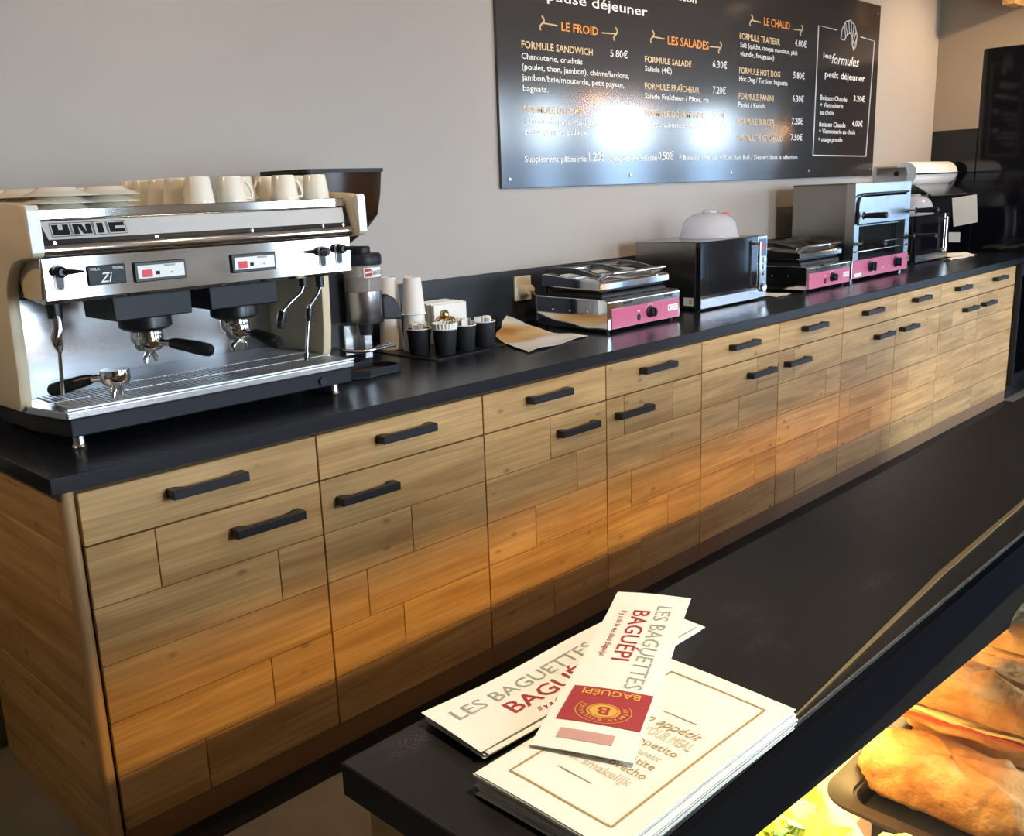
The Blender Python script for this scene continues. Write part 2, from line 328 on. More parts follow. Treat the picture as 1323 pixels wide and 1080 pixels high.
def struct(o): o['kind'] = 'structure'; return o
def text_bm(txt, width=None, cap=None, flip=False, bold=0.0, align='L', shear=0.0, arc=None):
    """flat lettering in local (s,t); fitted to the width and cap height"""
    cu = bpy.data.curves.new('t', 'FONT'); cu.body = txt; cu.size = 1.0; cu.resolution_u = 2; cu.offset = bold; cu.shear = shear
    o = bpy.data.objects.new('t', cu); COL.objects.link(o)
    bpy.context.view_layer.update()
    dg = bpy.context.evaluated_depsgraph_get(); me = bpy.data.meshes.new_from_object(o.evaluated_get(dg))
    bm = bmesh.new(); bm.from_mesh(me); bpy.data.meshes.remove(me); bpy.data.objects.remove(o); bpy.data.curves.remove(cu)
    bmesh.ops.triangulate(bm, faces=bm.faces)
    xs = [v.co.x for v in bm.verts]; x0, x1 = min(xs), max(xs)
    ky = cap / 0.71 if cap else 1.0; kx = width / (x1 - x0) if width else ky
    for v in bm.verts: v.co = Vector(((v.co.x - x0) * kx, v.co.y * ky, 0))
    return bm
def lettering(name, txt, width, cap, F, m, parent, bold=0.0, shear=0.0):
    """F maps local (s,t) to a world point"""
    bm = text_bm(txt, width, cap, bold=bold, shear=shear)
    for v in bm.verts: v.co = Vector(F(v.co.x, v.co.y))
    mb = MB(); mb.bm.free(); mb.bm = bm
    return mb.build(name, m, parent)

# ================================================================== the room
T = 0.045          # top of both worktops
WY = 0.77          # back wall
FL = -Z0
CE = 1.95          # ceiling
XL, XR = -4.0, 17.0
SX = 6.50          # left face of the black units at the end of the counter
struct(MB().box(XL - .1, XR + .1, FRONT_Y - .2, WY + .1, FL - .1, FL).build('floor', 'floor'))
struct(MB().box(XL - .1, XR + .1, FRONT_Y - .2, WY + .1, CE, CE + .1).build('ceiling', 'ceiling'))
struct(MB().box(XL, XR, WY, WY + .1, FL, CE).build('wall_back', 'wall'))
struct(MB().box(XL - .1, XL, FRONT_Y, WY, FL, CE).build('wall_left', 'wall_room'))
struct(MB().box(XR, XR + .1, FRONT_Y, WY, FL, CE).build('wall_right', 'wall_room'))
wf = MB().box(XL, XR, FRONT_Y - .15, FRONT_Y, FL, WIN_Z[0]).box(XL, XR, FRONT_Y - .15, FRONT_Y, WIN_Z[1], CE)
edges = [XL] + [e for w in WIN for e in w] + [XR]
for a, b in zip(edges[0::2], edges[1::2]): wf.box(a, b, FRONT_Y - .15, FRONT_Y, WIN_Z[0], WIN_Z[1])
struct(wf.build('wall_front', 'wall_room'))
for i, (a, b) in enumerate(WIN):
    f = MB(); fw = 0.05
    f.box(a, a + fw, FRONT_Y - .1, FRONT_Y - .04, *WIN_Z).box(b - fw, b, FRONT_Y - .1, FRONT_Y - .04, *WIN_Z)
    f.box(a + fw, b - fw, FRONT_Y - .1, FRONT_Y - .04, WIN_Z[0], WIN_Z[0] + fw).box(a + fw, b - fw, FRONT_Y - .1, FRONT_Y - .04, WIN_Z[1] - fw, WIN_Z[1])
    f.box(a + fw, b - fw, FRONT_Y - .1, FRONT_Y - .04, 1.02, 1.06)
    w_ = struct(f.build('window_%d' % (i + 1), 'blackm'))
    if a > 6: MB().box(a + fw, b - fw, FRONT_Y - .072, FRONT_Y - .068, WIN_Z[0] + fw, 1.02).build('dimming_pane', 'tint', w_)  # added pane, dims the lower window in the menu board's reflection
struct(MB().box(-40, 60, -60, FRONT_Y - .2, FL - .2, FL - .12).build('floor_pavement', 'asphalt'))
# black splashback above the worktop and black panel low on the wall at the left
struct(MB().box(-0.03, SX, WY - .012, WY - .0005, T + .0005, .268, .002).build('trim_1', 'splash'))
struct(MB().box(XL, -0.06, WY - .03, WY - .0005, FL, -0.10).build('baseboard_back', 'blackm'))
# shadow at the foot of the cabinets, drawn as a dark floor strip
struct(MB().box(-0.03, 6.06, -0.085, 0.012, FL, FL + .004).build('shadow_strip', 'blackm'))
# bulkhead over the black fridge and timber pelmet
struct(MB().box(SX + .003, 9.5, -0.9, 0.4595, 1.414, CE - .0005).box(SX + .003, SX + .15, .4595, WY - .0005, .8935, CE - .0005).build('wall_end', 'soffit'))
struct(MB().box(6.30, 6.502, .22, .30, 1.649, CE - .001, .003).build('trim_3', 'wood'))

# ================================================================== back cabinets
ROW = [-0.004, -0.1262, -0.2723, -0.4120, -0.5538, -0.6915, -0.8315]     # drawer, then five plank rows of the doors
GAP = 0.0022
JOINT = {0: {1: [.16], 2: [.47], 4: [.42], 5: [.22]}, 1: {2: [.30], 3: [.13], 4: [.25]}, 2: {1: [.30], 2: [.43], 3: [.22], 5: [.30]},
         3: {1: [.10, .40], 3: [.14], 4: [.37], 5: [.20]}, 4: {1: [.42], 2: [.28], 4: [.42]}, 5: {1: [.14], 2: [.45], 4: [.39], 5: [.18]},
         6: {2: [.28], 3: [.11], 4: [.36], 5: [.5]}, 7: {2: [.43], 3: [.20], 5: [.33]}, 8: {1: [.2], 2: [.41], 4: [.3]}, 9: {1: [.33], 3: [.45], 4: [.16], 5: [.4]}}
SEAM = [-0.003, 0.607, 1.205, 1.797, 2.390, 2.988, 3.591, 4.200, 4.795, 5.405, 6.055]
def handle(x, z, parent):
    L = .098; o = [(x - L, -.0), (x - L, -.036), (x + L, -.036), (x + L, 0), (x + L - .022, 0), (x + L - .036, -.021), (x - L + .036, -.021), (x - L + .022, 0)]
    return MB().prism(o, 'z', z - .0115, z + .0115, .0022, 1).build('handle', 'handle', parent)
CABL = ['wooden base cabinet at the left end, under the espresso machine', 'wooden base cabinet second from the left, under the kitchen paper and the nearer grill',
        'wooden base cabinet third from the left, under the nearer microwave', 'wooden base cabinet fourth from the left, under the tall pink-fronted toaster', 'wooden base cabinet at the far right end, under the far microwave']
for c in range(5):
    xa, xb = SEAM[2 * c], SEAM[2 * c + 2]
    cab = thing('base_cabinet', CABL[c], 'cabinet', ((xa + xb) / 2, .35, FL), 'wooden base cabinets along the back wall')
    MB().box(xa + .001, xb - .001, .0205, .72, -.83, .0065).build('body', 'carcass', cab)
    MB().box(xa + .0005, xb - .0005, .004, .06, FL + .005, -.833).build('plinth', 'plinth', cab)
    for d in (0, 1):
        k = 2 * c + d; x0 = SEAM[k] + GAP; x1 = SEAM[k + 1] - GAP; xm = (x0 + x1) / 2
        dr = MB().box(x0, x1, .0, .02, ROW[1] + GAP, ROW[0], .0015, 1).build('drawer', 'wood', cab)
        handle(xm - .01, -.052, dr)
        do = MB().box(x0, x1, .012, .02, ROW[6], ROW[1] - GAP).build('door', 'carcass', cab)
        for r in range(1, 6):
            js = [x0] + [SEAM[k] + j for j in JOINT[k].get(r, [])] + [x1]
            for a, b in zip(js, js[1:]):
                MB().box(a + (.0012 if a > x0 else 0), b - (.0012 if b < x1 else 0), .0, .0118, ROW[r + 1] + .0011, ROW[r] - (GAP if r == 1 else .0011), .0012, 1).build('plank', 'wood', do)
        hx = (x1 - .165) if d == 0 else (x0 + .14)
        handle(hx, -.19, do)
# end panel with its rounded front edge
ep = thing('end_panel', 'plank-clad wooden end panel closing the left end of the counter', 'panel', (-.02, .35, FL))
MB().box(-.0052, -.004, .03, .70, FL, .0065).build('core', 'carcass', ep)
MB().prism([(-.034, .03), (-.034, .006), (-.030, -.001), (-.022, -.004), (-.012, -.001), (-.0065, .006), (-.0065, .03)], 'z', FL, .0065).build('edge_post', 'wood_z', ep, True)
for r in range(6):
    zt, zb = ROW[r] if r else .0065, ROW[r + 1]
    js = {1: [.30, .62], 3: [.45], 5: [.25]}.get(r, [])
    ys = [.0305] + ([.10] if r == 1 else js) + [.70]
    for a, b in zip(ys, ys[1:]): MB().box(-.034, -.006, a + .0008, b - .0008, zb + .001, zt - .001, .001, 1).build('plank', 'wood_v', ep)
MB().box(-.034, -.006, .0305, .70, FL, ROW[6] - .001, .001, 1).build('plank', 'wood_v', ep)
tag(MB().box(-.056, SX - .001, -.012, WY - .001, .0075, T, .0015, 1).build('worktop', 'worktop'), 'long black worktop of the back counter carrying all the machines', 'worktop')

# ================================================================== espresso machine
em = thing('espresso_machine', 'chrome and cream two-group espresso machine with cups stacked on top', 'coffee machine', (.455, .42, T))
for i, (x, y) in enumerate([(.095, .205), (.815, .205), (.095, .60), (.815, .60)]):
    MB().lathe([(.015, 0), (.017, .004), (.013, .01), (.013, .034)], (x, y, T), n=16).build('foot', 'steel', em, True)
def plan(o): return [(.062 + o, .168 + o), (.868 - o, .168 + o), (.885 - o, .30), (.885 - o, .66), (.030 + o, .66), (.030 + o, .32)]
MB().prism(plan(.008), 'z', T + .032, .119, .003).build('base', 'greyb', em)
MB().lathe([(.012, 0), (.012, .006)], (.76, .168, .096), 'y', 20).build('lock_button', 'black', em, True)
MB().prism([(.055, .168 + .001), (.125, .168 + .001), (.125, .168 - .004), (.055, .168 - .004)][::-1], 'z', .083, .105).build('vent', 'black', em) if False else None
tr = MB().prism(plan(0), 'z', .119, .1395, .004, 3).build('drip_tray', 'steel', em)
g = MB()
for i in range(64):
    x = .085 + i * .0122; g.box(x, x + .0065, .185, .40, .1398, .1425)
g.box(.07, .875, .178, .185, .1398, .1428).box(.07, .875, .295, .300, .1398, .1432).box(.07, .875, .40, .406, .1398, .1428)
gr_ = g.build('grate', 'grate', tr); 
MB().box(.075, .872, .41, .60, .1396, .1415, .001).build('rear_shelf', 'grate', tr)
# side panels (C-shaped cheeks)
def arc(cx, cz, r, a0, a1, n=8): return [(cx + r * math.cos(R(a0 + (a1 - a0) * i / n)), cz + r * math.sin(R(a0 + (a1 - a0) * i / n))) for i in range(n + 1)]
prof = [(.66, .122), (.66, .615), (.58, .618), (.22, .606), (.150, .602), (.128, .592), (.108, .51), (.108, .497), (.118, .490), (.17, .486)] + \
       [(.19 + .115 * math.sin(R(a)), .375 + .108 * math.cos(R(a))) for a in range(10, 91, 10)] + [(.312, .22), (.322, .15), (.335, .126)]
for x0, x1 in ((.018, .046), (.872, .900)):
    p = MB().prism(prof, 'x', x0, x1, .005, 2).build('side_panel', 'cream', em, True)
    xi0, xi1 = (x0 + .006, x1 + .004)
    MB().prism([(.106, .50), (.1075, .59), (.113, .60), (.128, .592), (.113, .50)], 'x', x0 + .001, x1 - .001, .001, 1).build('edge_trim', 'white', p)
# quarter-round cheeks of the head box
for x in (.0465, .8685):
    MB().prism([(.17, .396), (.152, .486), (.30, .486)] + [(.30 - .125 * (1 - math.cos(R(a))) * 0 , .486) for a in ()] + [(.292, .44), (.27, .396)], 'x', x, x + .003).build('head_cheek', 'cream', em)
# head: front panel, rail, sign strip, cup tray
hd = MB().prism([(.150, .3935), (.150, .487), (.156, .492), (.34, .492), (.34, .40), (.165, .385)], 'x', .0495, .8685, .0015, 1).build('front_panel', 'chrome', em)
MB().lathe([(.013, .0), (.013, .822)], (.0475, .146, .503), 'x', 20).build('front_rail', 'chrome', em, True)
MB().prism([(.142, .515), (.168, .578), (.60, .578), (.60, .49), (.16, .49)], 'x', .0475, .8705).build('top_housing', 'steel', em)
sg = MB().prism([(.141, .5155), (.161, .567), (.164, .567), (.144, .5155)], 'x', .052, .868).build('sign_strip', 'greyb', em)
def FS(off): return lambda x, z: (x, .141 + (z - .5155) * (.020 / .0515) - off, z)
f = FS(.0014); f0 = FS(-.001)
MB().quads([f(.070, .5255), f(.852, .5255), f(.858, .5645), f(.060, .5645), f0(.070, .5255), f0(.852, .5255), f0(.858, .5645), f0(.060, .5645)], [(0, 1, 2, 3), (7, 6, 5, 4), (0, 4, 5, 1), (1, 5, 6, 2), (2, 6, 7, 3), (3, 7, 4, 0)]).build('sign_plate', 'silver', sg)
# blocky U N I C letters in outlined tiles
def letters(o, grow, m, name):
    def poly(pts, dx):
        q = [f2(dx + p[0], p[1]) for p in pts]; return q
    f2 = FS(o); mb = MB()
    def rect(x0, x1, z0, z1): mb.quads([f2(x0 - grow, z0 - grow), f2(x1 + grow, z0 - grow), f2(x1 + grow, z1 + grow), f2(x0 - grow, z1 + grow)], [(0, 1, 2, 3)])
    z0, z1 = .5345, .5565; w = .036
    x = .082
    if grow: 
        for i, ww in enumerate((.036, .040, .022, .036)): rect(x, x + ww, z0, z1); x += ww + .009
    else:
        a = x; rect(a, a + .013, z0, z1); rect(a + .023, a + .036, z0, z1); rect(a + .013, a + .023, z0, z0 + .011)
        a = x + .045; rect(a, a + .012, z0, z1); rect(a + .028, a + .040, z0, z1); mb.quads([f2(a + .010, z1), f2(a + .020, z1), f2(a + .030, z0), f2(a + .020, z0)], [(0, 1, 2, 3)])
        a = x + .094; rect(a + .004, a + .018, z0, z1)
        a = x + .125; rect(a, a + .014, z0, z1); rect(a + .012, a + .036, z1 - .008, z1); rect(a + .012, a + .036, z0, z0 + .008)
    return mb.build(name, m, sg)
letters(.0024, .0038, 't_black', 'letter_outline'); letters(.0028, .0026, 'silver', 'letter_tile'); letters(.0032, 0, 't_black', 'letter')
for x in (.081, .312, .564, .779, .845): MB().lathe([(.005, 0), (.004, -.003), (0, -.0035)], (x, .1425, .5185), 'y', 12).build('bolt', 'chrome', sg, True)
MB().box(.052, .868, .166, .60, .578, .5845, .002, 1).build('cup_tray', 'steel', em)
MB().box(.052, .868, .161, .167, .568, .590, .002, 1).build('tray_lip', 'chrome', em)
# displays, badge
def display(x0, x1, z0, z1):
    d = MB().box(x0, x1, .143, .150, z0, z1, .002, 1).build('display', 'black', em)
    MB().box(x0 + .007, x1 - .006, .1415, .1432, z0 + .008, z1 - .008).build('display_face', 'white', d)
    MB().box(x0 + .017, x0 + .042, .1408, .1416, z0 + .011, z0 + .028).build('digit_window', 'redled', d)
    MB().box(x0 + .050, x0 + .060, .1408, .1416, z0 + .015, z0 + .023).build('button', 't_black', d)
    MB().box(x0 + .072, x0 + .100, .1408, .1416, z1 - .013, z1 - .009).build('indicator', 't_grey', d)
    MB().box(x0 + .088, x0 + .093, .1408, .1416, z0 + .016, z0 + .020).build('button', 't_grey', d)
display(.250, .378, .417, .463); display(.500, .627, .417, .463)
bd = MB().box(.143, .231, .145, .150, .419, .463, .002, 1).build('badge', 'greyb', em)
FB = lambda y: (lambda x0, z0: (lambda s, t: (x0 + s, y, z0 + t)))
lettering('lettering', 'Zi', .028, .022, FB(.1444)(.170, .425), 't_white', bd, .012, .3)
lettering('lettering', 'MILA', .022, .006, FB(.1444)(.150, .4525), 't_white', bd, .01); lettering('lettering', 'TRONIC', .026, .006, FB(.1444)(.200, .4525), 't_white', bd, .01)
# steam taps with slots
def tap(x, z, ang):
    k = MB().lathe([(.007, 0), (.007, -.010), (.0125, -.012), (.0125, -.022), (.008, -.026), (0, -.026)], (x, .150, z), 'y', 20).build('steam_tap', 'black', em, True)
    d = Vector((math.cos(ang) * .75, -.6, math.sin(ang) * .6)).normalized()
    MB().tube([Vector((x, .132, z)) + d * t_ for t_ in (-.016, .0, .012, .030, .048)], [.006, .0075, .007, .005, .002], 10).build('lever', 'black', k, True)
    def slot(r0, up, dn): return [(x + r0 * math.cos(R(a)), z - .012 + r0 * math.sin(R(a)) + (up if a < 180 else -dn)) for a in range(0, 360, 15)]
    s_ = MB().prism(slot(.012, .018, .020), 'y', .1475, .150).build('tap_slot', 'white', em)
    MB().prism(slot(.008, .017, .019), 'y', .1468, .1474).build('slot_hole', 'black', s_)
tap(.082, .456, .0); tap(.775, .452, PI); tap(.829, .456, .1)
# back plate of the brewing area and inner right column
MB().box(.048, .871, .600, .606, .1396, .40).build('back_plate', 'plate', em)
MB().box(.048, .871, .34, .600, .386, .40).build('underside', 'greyb', em)
lb = MB().box(.0465, .0475, .33, .42, .245, .325).build('notice', 'white', em)
for i in range(5): MB().box(.0476, .0479, .34, .41, .258 + i * .013, .262 + i * .013).build('notice_line', 't_grey', lb)
# groups
for gx in (.315, .563):
    gp = MB().prism([(gx - .100, .386), (gx + .100, .386), (gx + .098, .325), (gx - .098, .325)], 'y', .205, .38, .003).build('group_cover', 'greyb', em)
    MB().lathe([(.062, .0), (.064, -.010), (.064, -.028), (.056, -.034), (.045, -.038)], (gx + .01, .285, .325), n=32).build('group_head', 'black', gp, True)
    MB().lathe([(.038, .0), (.040, -.006), (.040, -.026), (.034, -.034), (.020, -.038)], (gx + .01, .285, .288), n=28).build('collar', 'chrome', gp, True)
def portafilter(c, ang, tilt, nm, label=None, spoutdown=True):
    """basket centre c, handle heading ang in plan"""
    d = Vector((math.cos(ang), math.sin(ang), tilt)).normalized(); c = Vector(c)
    pf = thing(nm, label, 'portafilter', c - Vector((0, 0, .05))) if label else em
    p = MB().lathe([(.034, .012), (.035, .004), (.035, -.014), (.028, -.024), (.012, -.028)], c, n=24).build('basket', 'chrome', pf, True)
    side = Vector((-d.y, d.x, 0)).normalized(); sp = c + Vector((0, 0, -.03))
    for sgn in (-1, 1):
        MB().tube([sp, sp + side * sgn * .010 + Vector((0, 0, -.004)), sp + side * sgn * .019 + Vector((0, 0, -.012)), sp + side * sgn * .021 + Vector((0, 0, -.026))], [.007, .0075, .007, .006], 10).build('spout', 'chrome', p, True)
    a = c + d * .033 + Vector((0, 0, -.004))
    MB().tube([a + d * t_ for t_ in (0, .012, .03)], [.010, .008, .009], 12).build('neck', 'chrome', p, True)
    h = a + d * .028; dn = Vector((0, 0, -1))
    pts = [h, h + d * .015 + dn * .001, h + d * .04 + dn * .004, h + d * .075 + dn * .009, h + d * .105 + dn * .013, h + d * .112 + dn * .014]
    MB().tube(pts, [.011, .0145, .0155, .0175, .0165, .011], 16).build('handle', 'black', p, True)
    return pf
portafilter((.323, .275, .262), R(-58), -.05, 'x'); portafilter((.573, .275, .258), R(-84), -.05, 'x')
pf3 = portafilter((.215, .243, .196), R(129), -.12, 'portafilter', 'loose black-handled portafilter lying on the left of the drip tray')
# steam and water wands
MB().tube([(.100, .255, .392), (.100, .255, .345)], .017, 14).build('wand_joint', 'black', em, True)
MB().tube([(.100, .250, .350), (.099, .245, .320), (.090, .242, .300), (.094, .245, .287), (.099, .255, .270)], [.012, .013, .013, .012, .008], 12).build('wand_valve', 'chrome', em, True)
MB().tube([(.099, .255, .275), (.098, .262, .22), (.097, .268, .160)], .0045, 10).build('steam_wand', 'chrome', em, True)
for q in ([(.786, .27, .392), (.786, .27, .352), (.776, .27, .335), (.735, .268, .310), (.715, .266, .295), (.710, .266, .285)], [(.842, .27, .392), (.842, .27, .345), (.830, .268, .326), (.805, .262, .306), (.793, .258, .296), (.790, .256, .285)]):
    MB().tube(q[:2], .012, 12).build('wand_joint', 'black', em, True)
    MB().tube(q[1:], .0048, 10).build('steam_wand', 'chrome', em, True)
MB().tube([(.710, .266, .290), (.706, .266, .276), (.702, .266, .262)], [.012, .013, .012], 14).build('grip', 'black', em, True)
MB().tube([(.702, .266, .262), (.700, .266, .252), (.699, .266, .243)], [.010, .011, .008], 14).build('nozzle', 'blackm', em, True)
MB().tube([(.790, .256, .290), (.786, .254, .27), (.783, .253, .255)], [.009, .0095, .008], 14).build('grip', 'black', em, True)
MB().tube([(.783, .253, .256), (.771, .250, .20), (.764, .248, .165)], .0045, 10).build('steam_wand', 'steel_dark', em, True)
MB().tube([(.764, .248, .168), (.762, .247, .158), (.760, .246, .146)], [.007, .0085, .006], 12).build('nozzle', 'steel_dark', em, True)

# ---- cups and saucers on the machine
ZC = .5848
cup_prof = [(.0385, 0), (.0390, .002), (.0375, .012), (.0335, .040), (.0300, .066), (.0285, .0695), (.024, .0705), (.023, .0685), (0, .0685)]
def cup(x, y, ha, label, big=1.0):
    c = thing('coffee_cup', label, 'cup', (x, y, ZC), 'upturned cups on the espresso machine')
    MB().lathe([(r * big, h) for r, h in cup_prof], (x, y, ZC), n=28).build('bowl', 'china', c, True)
    d = Vector((math.cos(ha), math.sin(ha), 0)); b = Vector((x, y, ZC))
    MB().tube([b + d * .0310 + Vector((0, 0, .056)), b + d * .040 + Vector((0, 0, .057)), b + d * .052 + Vector((0, 0, .040)), b + d * .057 + Vector((0, 0, .022)), b + d * .052 + Vector((0, 0, .013)), b + d * .0372 + Vector((0, 0, .014))], .0042, 8).build('handle', 'china', c, True)
    return c
side = 'upturned cream cup in the file of cups receding along the left of the cup rows'
cup(.480, .235, R(100), 'upturned cream cup at the front left of the cup rows, nearest the saucers')
for y in (.325, .415, .505, .58): cup(.470, y, R(0), side)
cup(.570, .235, R(-10), 'upturned cream cup second from the left in the front row, handle to the right')
cup(.655, .33, R(20), 'upturned cream cup standing further back between the second and third front cups')
cup(.728, .235, R(0), 'upturned cream cup third from the left in the front row, handle to the right')
cup(.828, .235, R(160), 'upturned cream cup at the right end of the front row')
bk = 'upturned cream cup half hidden in the rear rows on the espresso machine'
for x, y in ((.578, .43), (.62, .525), (.75, .36), (.72, .47), (.828, .335), (.82, .46)): cup(x, y, R(200), bk)
def saucer(x, y, z, label):
    prof = [(0, .0160), (.036, .0165), (.041, .0125), (.058, .0060), (.0745, .0004), (.0765, .0006), (.0770, .0022), (.060, .0092), (.046, .0152), (.042, .0206), (.040, .0212), (.036, .0205), (0, .0198)]
    tag(MB().lathe(prof, (x, y, z), n=36).build('saucer', 'china', None, True), label, 'saucer', 'upturned saucers on the espresso machine')
STK = [(.142, .255, 3, 'front stack at the left end of the machine'), (.262, .275, 3, 'front stack beside the upturned cups'), (.135, .43, 3, 'rear stack behind the left front saucers'), (.275, .445, 3, 'rear stack behind the middle saucers'), (.135, .58, 3, 'stack at the far back left corner')]
for x, y, n, w in STK:
    for i in range(n):
        saucer(x + random.Random(i).uniform(-.002, .002), y, ZC + i * .0160, 'upturned cream saucer, %s of the %s' % (('bottom', 'middle', 'top')[i], w))

# ================================================================== coffee grinder
gx, gy = 1.055, .50
gd = thing('coffee_grinder', 'steel coffee grinder with smoked bean hopper right of the espresso machine', 'coffee grinder', (gx, gy, T))
MB().prism([(gx - .10, gy + .13), (gx - .10, gy - .04), (gx - .07, gy - .07), (gx + .07, gy - .07), (gx + .10, gy - .04), (gx + .10, gy + .13)], 'z', T, .075, .006).build('base', 'blackm', gd)
tray_pts = [(1.02, .300), (1.146, .316), (1.168, .335), (1.165, .38), (1.13, .428), (.99, .428), (.955, .38), (.968, .33)]
MB().prism(tray_pts, 'z', T + .001, .052, .002).build('grounds_tray', 'blackm', gd)
cen = Vector((sum(p[0] for p in tray_pts) / 8, sum(p[1] for p in tray_pts) / 8)); NT = len(tray_pts)
ins = [(cen.x + (p[0] - cen.x) * .90, cen.y + (p[1] - cen.y) * .90) for p in tray_pts]
wv = [(p[0], p[1], z_) for z_ in (.052, .070) for p in tray_pts] + [(p[0], p[1], z_) for z_ in (.070, .052) for p in ins]
MB().quads(wv, [(a * NT + k, a * NT + (k + 1) % NT, (a + 1) * NT + (k + 1) % NT, (a + 1) * NT + k) for a in range(3) for k in range(NT)]).build('tray_rim', 'greyb', gd)
MB().prism([(cen.x + (p[0] - cen.x) * .8, cen.y + (p[1] - cen.y) * .8) for p in tray_pts], 'z', .0521, .057).build('spilled_coffee', 'coffee', gd)
MB().box(gx - .085, gx + .055, gy - .055, gy + .12, .075, .41, .012).build('body', 'black', gd)
MB().box(gx - .030, gx + .03, gy - .075, gy - .054, .10, .20, .004).build('fork_plate', 'steel', gd)
MB().lathe([(.058, .205), (.060, .208), (.060, .305), (.0585, .306)], (gx + .035, gy - .10, 0), n=32).build('doser', 'steel', gd, True)
MB().lathe([(.0550, .3065), (.0550, .342)], (gx + .035, gy - .10, 0), n=32).build('doser_coffee', 'coffee', gd, True)
MB().lathe([(.0590, .306), (.0590, .385), (.056, .385), (.056, .306)], (gx + .035, gy - .10, 0), n=32, cap=False).build('doser_window', 'amber', gd, True)
MB().lathe([(.062, .385), (.063, .39), (.063, .412), (.058, .420), (.030, .421), (.030, .438), (.026, .441), (0, .441)], (gx + .035, gy - .10, 0), n=32).build('doser_lid', 'greyb', gd, True)
def FD(s, t):
    a = R(-122) + s / .0604; return (gx + .035 + .0604 * math.cos(a), gy - .10 + .0604 * math.sin(a), t)
lab = MB().grid(lambda u, v: FD(u * .070, .348 + v * .030), 10, 1).build('brand_label', 't_white', gd)
def FD2(s, t):
    a = R(-122) + s / .0608; return (gx + .035 + .0608 * math.cos(a), gy - .10 + .0608 * math.sin(a), t)
lettering('lettering', 'SANTOS', .040, .012, lambda s, t: FD2(s + .028, t + .356), 't_black', lab, .02)
MB().grid(lambda u, v: FD2(.003 + u * .022, .351 + v * .024), 6, 1).build('emblem', 't_red', lab)
MB().grid(lambda u, v: (lambda q: (q[0], q[1] - .0005, q[2]))(FD2(.005 + u * .018, .360 + v * .005 + u * .003)), 6, 1).build('emblem_stripe', 't_white', lab)
MB().prism([(gx + .075, .212), (gx + .072, .275), (gx + .088, .292), (gx + .12, .275), (gx + .145, .235), (gx + .148, .205)], 'y', gy - .150, gy - .095, .005).build('doser_lever', 'black', gd)
MB().lathe([(.006, 0), (.006, .05)], (gx + .120, gy - .12, .215), 'x', 10).build('lever_arm', 'steel', gd, True)
MB().lathe([(.018, 0), (.022, .006), (.022, .026), (.014, .032)], (gx + .165, gy - .12, .262), 'x', 16).build('lever_knob', 'black', gd, True) if False else None
MB().lathe([(.026, .20), (.022, .185), (.020, .165)], (gx + .035, gy - .10, 0), n=24).build('chute', 'blackm', gd, True)
MB().box(gx + .02, gx + .05, gy - .11, gy - .06, .09, .20, .003).build('chute_stem', 'steel', gd)
fk = [(gx - .045, gy - .07, .128), (gx - .055, gy - .12, .126), (gx - .03, gy - .165, .126), (gx + .03, gy - .175, .128), (gx + .085, gy - .155, .130), (gx + .10, gy - .12, .132)]
MB().tube(fk, .006, 10).build('portafilter_fork', 'chrome', gd, True)
MB().box(gx + .015, gx + .095, gy - .175, gy - .145, .124, .134, .004).build('fork_rest', 'chrome', gd)
# hopper: wide smoked box with a tapering foot
def ringbox(t, x0, x1, y0, y1, z, r=.03, n=5):
    pts = []
    for cx, cy, a0 in ((x1 - r, y1 - r, 0), (x0 + r, y1 - r, 90), (x0 + r, y0 + r, 180), (x1 - r, y0 + r, 270)):
        for i in range(n + 1):
            a = R(a0 + 90 * i / n); pts.append(t.verts.new((cx + r * math.cos(a), cy + r * math.sin(a), z)))
    return pts
t = bmesh.new(); hx0, hx1 = .90, 1.195
lv = [ringbox(t, gx - .06, gx + .045, gy - .05, gy + .06, .445), ringbox(t, gx - .085, gx + .10, gy - .07, gy + .09, .487), ringbox(t, hx0 + .025, hx1 - .012, gy - .10, gy + .12, .535), ringbox(t, hx0 + .008, hx1 - .004, gy - .11, gy + .13, .60), ringbox(t, hx0, hx1, gy - .115, gy + .135, .664)]
for a, b in zip(lv, lv[1:]):
    for i in range(len(a)): t.faces.new((a[i], a[(i + 1) % len(a)], b[(i + 1) % len(a)], b[i]))
mb = MB(); mb.add(t); hp = mb.build('hopper', 'hopper', gd, True)
t = bmesh.new(); a = ringbox(t, hx0 - .006, hx1 + .004, gy - .12, gy + .14, .664); b = ringbox(t, hx0 - .006, hx1 + .004, gy - .12, gy + .14, .675)
t.faces.new(a[::-1]); t.faces.new(b)
for i in range(len(a)): t.faces.new((a[i], a[(i + 1) % len(a)], b[(i + 1) % len(a)], b[i]))
mb = MB(); mb.add(t); mb.build('hopper_lid', 'blackm', hp)
t = bmesh.new(); lv = [ringbox(t, gx - .055, gx + .04, gy - .045, gy + .055, .45), ringbox(t, gx - .08, gx + .092, gy - .062, gy + .082, .489), ringbox(t, hx0 + .033, hx1 - .02, gy - .092, gy + .112, .53)]
for a, b in zip(lv, lv[1:]):
    for i in range(len(a)): t.faces.new((a[i], a[(i + 1) % len(a)], b[(i + 1) % len(a)], b[i]))
t.faces.new(lv[-1]); mb = MB(); mb.add(t); mb.build('coffee_beans', 'coffee', hp)
MB().lathe([(.038, .41), (.040, .45)], (gx - .01, gy, 0), n=24).build('hopper_neck', 'steel', gd, True)

# ================================================================== tray with cups
ct = tag(MB().prism([(1.338, .37), (1.350, .358), (1.685, .375), (1.695, .385), (1.70, .72), (1.69, .735), (1.345, .735), (1.335, .72)], 'z', T, .050, .0015, 1).build('serving_tray', 'black'), 'flat black tray holding cups and napkins', 'tray')
